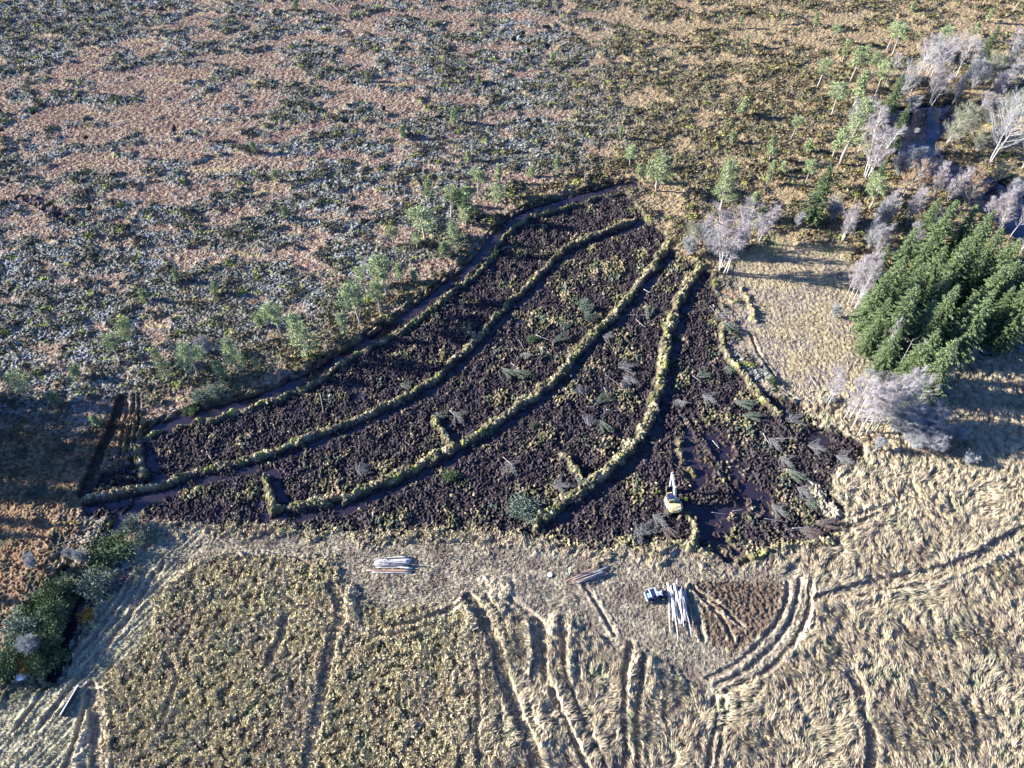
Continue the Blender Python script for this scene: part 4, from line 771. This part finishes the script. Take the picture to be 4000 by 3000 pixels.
for px, py, t, k, ang, lab in BRUSH:
    x, y = G(px, py); e = bpy.data.objects.new('brush_pile', None); COL.objects.link(e); e.location = (float(x), float(y), max(float(grid_z(x, y)[0]), -.3)+.03); e.rotation_euler = (0, 0, math.radians(ang)); e.scale = (.72, .8, .9)
    tag(e, {'green': 'greenish', 'grey': 'pale grey', 'brown': 'dark brown'}[t]+' brush pile, '+lab, 'brush pile', 'brush piles on the workings')
    for m_ in BM[(t, k)]: link(m_.name.split('.')[0], m_, e)

# ------------------------------------------------------------------ machine kit
import bmesh
def bx(bm, x0, x1, y0, y1, z0, z1, bev=0, top=None, rz=0):
    """box; top = (shrink x0, x1, y0, y1) moves the upper face's edges inwards"""
    t = top or (0, 0, 0, 0)
    vs = [bm.verts.new(p) for p in ((x0, y0, z0), (x1, y0, z0), (x1, y1, z0), (x0, y1, z0), (x0+t[0], y0+t[2], z1), (x1-t[1], y0+t[2], z1), (x1-t[1], y1-t[3], z1), (x0+t[0], y1-t[3], z1))]
    fs = [bm.faces.new([vs[i] for i in f]) for f in ((3, 2, 1, 0), (4, 5, 6, 7), (0, 1, 5, 4), (1, 2, 6, 5), (2, 3, 7, 6), (3, 0, 4, 7))]
    if bev: bmesh.ops.bevel(bm, geom=list({e for f in fs for e in f.edges}), offset=bev, segments=2, affect='EDGES')
    return vs
def prism(bm, prof, x0, x1, bev=0):
    """side profile [(y, z)] extruded along x"""
    a = [bm.verts.new((x0, y, z)) for y, z in prof]; b_ = [bm.verts.new((x1, y, z)) for y, z in prof]; n = len(prof)
    fs = [bm.faces.new(a), bm.faces.new(b_[::-1])]+[bm.faces.new((a[i], b_[i], b_[(i+1) % n], a[(i+1) % n])) for i in range(n)]
    bmesh.ops.recalc_face_normals(bm, faces=fs)
    if bev: bmesh.ops.bevel(bm, geom=list({e for f in fs for e in f.edges}), offset=bev, segments=2, affect='EDGES')
def slab(bm, prof, z0, z1, bev=0):
    a = [bm.verts.new((x, y, z0)) for x, y in prof]; b_ = [bm.verts.new((x, y, z1)) for x, y in prof]; n = len(prof)
    fs = [bm.faces.new(a), bm.faces.new(b_[::-1])]+[bm.faces.new((a[i], b_[i], b_[(i+1) % n], a[(i+1) % n])) for i in range(n)]
    bmesh.ops.recalc_face_normals(bm, faces=fs)
    if bev: bmesh.ops.bevel(bm, geom=list({e for f in fs for e in f.edges}), offset=bev, segments=2, affect='EDGES')
def cylx(bm, x0, x1, y, z, r, k=16):
    vs = [[bm.verts.new((x, y+r*math.cos(i*6.2832/k), z+r*math.sin(i*6.2832/k))) for i in range(k)] for x in (x0, x1)]
    fs = [bm.faces.new(vs[0]), bm.faces.new(vs[1][::-1])]+[bm.faces.new((vs[0][i], vs[1][i], vs[1][(i+1) % k], vs[0][(i+1) % k])) for i in range(k)]
    bmesh.ops.recalc_face_normals(bm, faces=fs)
def part(name, m, parent, fn):
    bm = bmesh.new(); fn(bm); me = bpy.data.meshes.new(name); bm.to_mesh(me); bm.free()
    me.materials.append(m); return link(name, me, parent)
def empty(name, x, y, z, rz, label, cat, group=None):
    e = bpy.data.objects.new(name, None); COL.objects.link(e); e.location = (float(x), float(y), z); e.rotation_euler = (0, 0, rz); return tag(e, label, cat, group)
# ---- tracked digger
x, y = G(2630, 1982); ex = empty('excavator', x, y, -.32, math.radians(8), 'yellow tracked excavator with pale raised boom working in the wet peat', 'excavator'); ex.scale = (.86, .9, .95)
def belt(s):
    def f(bm):
        prof = [(-1.75, .42), (-1.62, .16), (-1.4, .04), (1.4, .04), (1.62, .16), (1.75, .42), (1.6, .74), (1.4, .84), (-1.4, .84), (-1.6, .74)]
        prism(bm, prof, s*1.18-.27, s*1.18+.27)
        for i in range(18):
            yy = -1.5+i*.176; bx(bm, s*1.18-.3, s*1.18+.3, yy-.05, yy+.05, .835, .875)
    return f
for s in (-1, 1):
    tr = part('track', M_track, ex, belt(s))
    part('wheel', M_steel, tr, lambda bm: [cylx(bm, s*1.18+s*.26, s*1.18+s*.31, yy, .44, .28) for yy in (-1.35, 1.35)]+[cylx(bm, s*1.18+s*.26, s*1.18+s*.30, yy, .24, .14) for yy in (-.7, -.25, .25, .7)])
part('undercarriage', M_steel, ex, lambda bm: (bx(bm, -.92, .92, -.7, .7, .35, .8, .05), slab(bm, [(.6*math.cos(i*.3927), .6*math.sin(i*.3927)) for i in range(16)], .8, 1.02)))
back = [(-1.27, .1), (-1.27, -1.0)]+[(1.27*math.cos(a), -1.0-.62*math.sin(-a)*1) for a in np.linspace(math.pi*1.03, math.pi*1.97, 13)]+[(1.27, -1.0), (1.27, .1)]
part('body', M_yellow, ex, lambda bm: (slab(bm, back, 1.02, 1.95, .06), bx(bm, -.1, 1.25, .1, 1.05, 1.02, 1.6, .05)))
part('engine_hood', M_yellow, ex, lambda bm: (bx(bm, -1.05, .95, -1.35, -.15, 1.952, 2.08, .04, (.05, .05, .06, .06)),))
part('exhaust_pipe', M_steel, ex, lambda bm: slab(bm, [(.9+.07*math.cos(i*.785), .0+.07*math.sin(i*.785)) for i in range(8)], 1.95, 2.25))
part('grille', M_steel, ex, lambda bm: [bx(bm, .25, 1.0, -.1+i*.05-.1, -.08+i*.05-.1, 2.0, 2.1) for i in range(5)])
cb = part('cab', M_yellow, ex, lambda bm: (bx(bm, -1.25, -.22, -.02, 1.62, 1.03, 1.75, .04), [bx(bm, a-.05, a+.05, b_-.05, b_+.05, 1.75, 2.82) for a in (-1.19, -.28) for b_ in (.04, 1.5)], bx(bm, -1.25, -.22, -.03, .12, 2.78, 2.9, .03), bx(bm, -1.25, -.22, 1.42, 1.6, 2.78, 2.9, .03)))
part('window', M_glass, cb, lambda bm: bx(bm, -1.2, -.27, .02, 1.56, 1.76, 2.80, 0, (.03, .03, .02, .12)))
part('roof_window', M_navy, cb, lambda bm: bx(bm, -1.17, -.30, .13, 1.41, 2.81, 2.88, .02))
part('guard_rail', M_cream, ex, lambda bm: (bx(bm, -1.5, -1.27, -.5, 1.5, 1.05, 1.12), [bx(bm, -1.48, -1.44, a, a+.04, 1.12, 1.9) for a in (-.5, .5, 1.4)], bx(bm, -1.48, -1.44, -.5, 1.44, 1.9, 1.94)))
rp = part('rear_plate', M_red, ex, lambda bm: bx(bm, -.05, .85, -1.22, -1.0, 2.08, 2.115))
part('sign', M_white, ex, lambda bm: bx(bm, .05, .78, -1.5, -1.24, 2.05, 2.095))
part('marking', M_black, ex, lambda bm: (bx(bm, .66, .80, -1.53, -1.36, 2.097, 2.105), bx(bm, -.08, .04, -1.5, -1.2, 2.05, 2.102)))
part('lettering', M_cyan, ex, lambda bm: [bx(bm, a, a+.09, -1.44, -1.3, 2.097, 2.103) for a in (.2, .34, .48)])
def bar(name, m, pts, w0, hgt, parent, xc=.22):
    def f(bm):
        up = []; dn = []
        for i, (yy, zz) in enumerate(pts):
            a = pts[max(i-1, 0)]; b_ = pts[min(i+1, len(pts)-1)]; l = math.hypot(b_[0]-a[0], b_[1]-a[1]); ny, nz = -(b_[1]-a[1])/l, (b_[0]-a[0])/l; h = hgt[i]/2
            up.append((yy+ny*h, zz+nz*h)); dn.append((yy-ny*h, zz-nz*h))
        prism(bm, up+dn[::-1], xc-w0/2, xc+w0/2, .02)
    return part(name, m, parent, f)
bm_ = bar('boom', M_cream, [(.55, 1.45), (1.1, 2.6), (1.9, 3.75), (2.9, 4.35), (4.0, 4.55)], .42, [.35, .55, .68, .5, .32], ex)
bar('hydraulic_cylinder', M_steel, [(1.15, 1.35), (1.55, 2.2), (1.95, 3.2)], .12, [.14, .14, .09], bm_, -.02); bar('hydraulic_cylinder', M_steel, [(1.9, 4.2), (2.9, 4.72), (3.7, 4.95)], .12, [.14, .14, .09], bm_)
stk = bar('stick', M_cream, [(4.3, 5.0), (4.05, 4.4), (3.8, 3.0), (3.6, 1.6)], .32, [.2, .42, .34, .24], ex)
bar('hydraulic_cylinder', M_steel, [(4.45, 4.5), (4.2, 3.3), (3.95, 2.1)], .1, [.12, .12, .08], stk)
part('bucket', M_track, ex, lambda bm: (prism(bm, [(3.55, 1.6), (3.85, 1.5), (4.1, 1.0), (3.95, .5), (3.5, .28), (3.1, .38), (3.06, .48), (3.45, .42), (3.8, .6), (3.92, 1.0), (3.7, 1.35), (3.45, 1.42)], -.38, .82), prism(bm, [(3.5, 1.5), (3.9, 1.3), (4.05, .95), (3.9, .5), (3.5, .3), (3.1, .4)], -.42, -.37), prism(bm, [(3.5, 1.5), (3.9, 1.3), (4.05, .95), (3.9, .5), (3.5, .3), (3.1, .4)], .81, .86), [bx(bm, -.33+i*.27, -.25+i*.27, 2.92, 3.1, .36, .42) for i in range(5)]))
# ---- small articulated forest tractor
x, y = G(2561, 2331); tc = empty('compact_tractor', x, y, 0, math.radians(-90+14), 'small dark blue tractor with pale bonnet parked left of the long log heap', 'tractor')
zt = float(grid_z(x, y)[0]); tc.location.z = zt
part('chassis', M_navy, tc, lambda bm: (bx(bm, -.45, .45, -1.5, -.1, .35, .8, .05), bx(bm, -.3, .3, -.1, 1.35, .4, .7, .04)))
cab2 = part('cab', M_navy, tc, lambda bm: (bx(bm, -.62, .62, -1.55, -.25, .8, 1.2, .04), bx(bm, -.6, .6, -1.1, -.35, 1.82, 1.9, .03), [bx(bm, a-.03, a+.03, b_-.03, b_+.03, 1.2, 1.85) for a in (-.58, .58) for b_ in (-1.5, -.3)]))
part('seat', M_black, cab2, lambda bm: (bx(bm, -.25, .25, -1.0, -.55, 1.2, 1.32, .04), bx(bm, -.25, .25, -1.12, -1.0, 1.25, 1.75, .04)))
part('roll_bar', M_white, cab2, lambda bm: (bx(bm, -.66, .66, -1.2, -1.08, 1.88, 1.95), bx(bm, -.66, .66, -.3, -.2, 1.88, 1.95), bx(bm, -.7, .7, -1.72, -1.62, .75, .9), bx(bm, -.66, -.6, -1.62, -.2, 1.86, 1.92)))
part('rear_window', M_cyan, cab2, lambda bm: bx(bm, -.1, .55, -1.56, -1.16, 1.62, 1.78, 0, (0, 0, .1, 0)))
part('bonnet', M_lilac, tc, lambda bm: slab(bm, [(-.52, -.18), (.52, -.18), (.28, .45), (.5, .85), (-.42, .95), (-.2, .45)], .9, 1.12, .04))
part('front_panel', M_cyan, tc, lambda bm: bx(bm, -.45, .45, -.19, .08, 1.122, 1.15))
part('grapple', M_steel, tc, lambda bm: (bx(bm, -.5, .5, .95, 1.3, .5, 1.0, .08), bx(bm, -.3, -.1, 1.2, 1.6, .5, .9, .04), bx(bm, .1, .3, 1.2, 1.6, .5, .9, .04)))
part('headlight', M_white, tc, lambda bm: bx(bm, -.4, -.25, 1.28, 1.34, .85, .98)); part('headlight', M_white, tc, lambda bm: bx(bm, .25, .4, 1.28, 1.34, .85, .98))
for sx in (-1, 1):
    for yy in (-1.0, .85):
        wh = part('wheel', M_rubber, tc, lambda bm: cylx(bm, sx*.5, sx*.82, yy, .42, .44)); part('rim', M_lilac, wh, lambda bm: cylx(bm, sx*.80, sx*.835, yy, .42, .2, 12))
# ---- worker
x, y = G(2224, 2241); pe = empty('person', x, y, 0, math.radians(-35), 'person in bright yellow jacket and pale trousers standing beside the middle log heap', 'person'); pe.location.z = float(grid_z(x, y)[0])+.02
def skin(name, m, pts, edges, rad, parent):
    me = bpy.data.meshes.new(name); me.from_pydata(pts, edges, []); o = link(name, me, parent)
    md = o.modifiers.new('skin', 'SKIN'); sv_ = me.skin_vertices[0].data
    for i, r in enumerate(rad): sv_[i].radius = (r, r) if not isinstance(r, tuple) else r
    sv_[0].use_root = True; sb = o.modifiers.new('sub', 'SUBSURF'); sb.levels = 1; sb.render_levels = 1; me.materials.append(m); return o
bp = [(0,0,.95),(0,.02,1.15),(0,.05,1.35),(0,.07,1.46),(0,.1,1.56),(0,.12,1.68),(-.1,0,.88),(-.12,.05,.5),(-.13,-.05,.08),(-.13,.1,.05),(.1,0,.88),(.13,-.1,.5),(.13,-.22,.08),(.13,-.08,.05),
      (-.2,.06,1.42),(-.27,.15,1.16),(-.16,.4,1.08),(-.13,.47,1.07),(.2,.06,1.42),(.27,.16,1.16),(.15,.42,1.1),(.12,.49,1.09)]
be = [(0,1),(1,2),(2,3),(3,4),(4,5),(0,6),(6,7),(7,8),(8,9),(0,10),(10,11),(11,12),(12,13),(3,14),(14,15),(15,16),(16,17),(3,18),(18,19),(19,20),(20,21)]
skin('body', M_trouser, bp, be, [.13,.13,.15,.1,.055,.09,.095,.07,.055,.045,.095,.07,.055,.045,.065,.05,.038,.03,.065,.05,.038,.03], pe)
skin('jacket', M_hivis, [bp[0], bp[1], bp[2], bp[3], bp[14], bp[15], (-.18,.36,1.09), bp[18], bp[19], (.17,.38,1.11)], [(0,1),(1,2),(2,3),(3,4),(4,5),(5,6),(3,7),(7,8),(8,9)], [.19,.19,.21,.13,.095,.075,.06,.095,.075,.06], pe)
def ball(bm, c, r, sc=(1, 1, 1), cut=None):
    g = bmesh.ops.create_icosphere(bm, subdivisions=2, radius=r); 
    for v in g['verts']: v.co = Vector((v.co.x*sc[0]+c[0], v.co.y*sc[1]+c[1], (max(v.co.z, cut) if cut is not None else v.co.z)*sc[2]+c[2]))
part('face', M_skin, pe, lambda bm: (ball(bm, (0, .15, 1.66), .095, (.9, 1, 1.15)), ball(bm, (0, .255, 1.65), .02), ball(bm, (-.088, .15, 1.66), .02), ball(bm, (.088, .15, 1.66), .02)))
part('helmet', M_helmet, pe, lambda bm: (ball(bm, (0, .13, 1.71), .13, (.95, 1.1, 1), -.02), slab(bm, [(-.1, .22), (.1, .22), (.07, .33), (-.07, .33)], 1.69, 1.71)))
for s in (-1, 1):
    def hand(bm):
        ball(bm, (s*.12, .5, 1.07), .042, (.9, 1.1, .5))
        for k in range(4):
            v, f = tube([(s*.12-.03+.02*k, .535, 1.07), (s*.12-.03+.02*k, .575-.004*abs(k-1), 1.06), (s*.12-.03+.02*k, .595-.006*abs(k-1), 1.035)], [.01, .009, .007], 5)
            vv = [bm.verts.new(p) for p in v]; [bm.faces.new([vv[i] for i in q]) for q in f]
        v, f = tube([(s*.12-s*.035, .5, 1.07), (s*.12-s*.06, .53, 1.065), (s*.12-s*.062, .555, 1.05)], [.011, .01, .008], 5); vv = [bm.verts.new(p) for p in v]; [bm.faces.new([vv[i] for i in q]) for q in f]
    part('hand', M_skin, pe, hand)
    part('boot', M_rubber, pe, lambda bm: bx(bm, s*.13-.055, s*.13+.055, (-.1 if s < 0 else -.28), (.19 if s < 0 else .01), 0, .13, .03))
# ---- cut slice, beam, stone
x, y = G(2148, 2247); z0 = float(grid_z(x, y)[0])
ct = empty('log_slice', x, y, z0+.05, 0, 'pale round cut log slice lying flat on the trampled track', 'log slice'); ct.rotation_euler = (.12, -.1, .3)
part('bark', M_bark_dark, ct, lambda bm: slab(bm, [((.37+.02*math.sin(i*1.7))*math.cos(i*.2618), (.37+.02*math.sin(i*1.7))*math.sin(i*.2618)) for i in range(24)], 0, .16))
part('cut_face', M_white, ct, lambda bm: slab(bm, [((.345+.02*math.sin(i*1.7))*math.cos(i*.2618), (.345+.02*math.sin(i*1.7))*math.sin(i*.2618)) for i in range(24)], .155, .17))
(ax, ay), (bx_, by_) = G(312, 2688), G(246, 2800); Lb = math.hypot(bx_-ax, by_-ay); z0 = float(grid_z((ax+bx_)/2, (ay+by_)/2)[0])
be_ = empty('steel_plate', (ax+bx_)/2, (ay+by_)/2, z0-.05, math.atan2(by_-ay, bx_-ax), 'long dark plate standing on edge in the flattened grass at lower left', 'plate')
part('plate', M_steel, be_, lambda bm: bx(bm, -Lb/2, Lb/2, -.05, .05, 0, .8)); part('top_rail', M_lilac, be_, lambda bm: bx(bm, -Lb/2, Lb/2, -.08, .08, .802, .9, .02)); part('end_cap', M_white, be_, lambda bm: bx(bm, -Lb/2-.12, -Lb/2-.005, -.14, .14, .3, .95, .03))
def stone(px, py, r, label):
    x, y = G(px, py); o = part('boulder', M_white, None, lambda bm: ball(bm, (0, 0, r*.3), r, (1.3, .9, .6))); 
    rs = np.random.RandomState(px)
    for v in o.data.vertices: v.co *= 1+.14*rs.normal()
    o.location = (float(x), float(y), float(grid_z(x, y)[0])); tag(o, label, 'boulder')
stone(90, 2652, .5, 'white boulder at the bottom end of the dark scrub strip'); stone(112, 2640, .3, 'smaller white stone right of the white boulder')
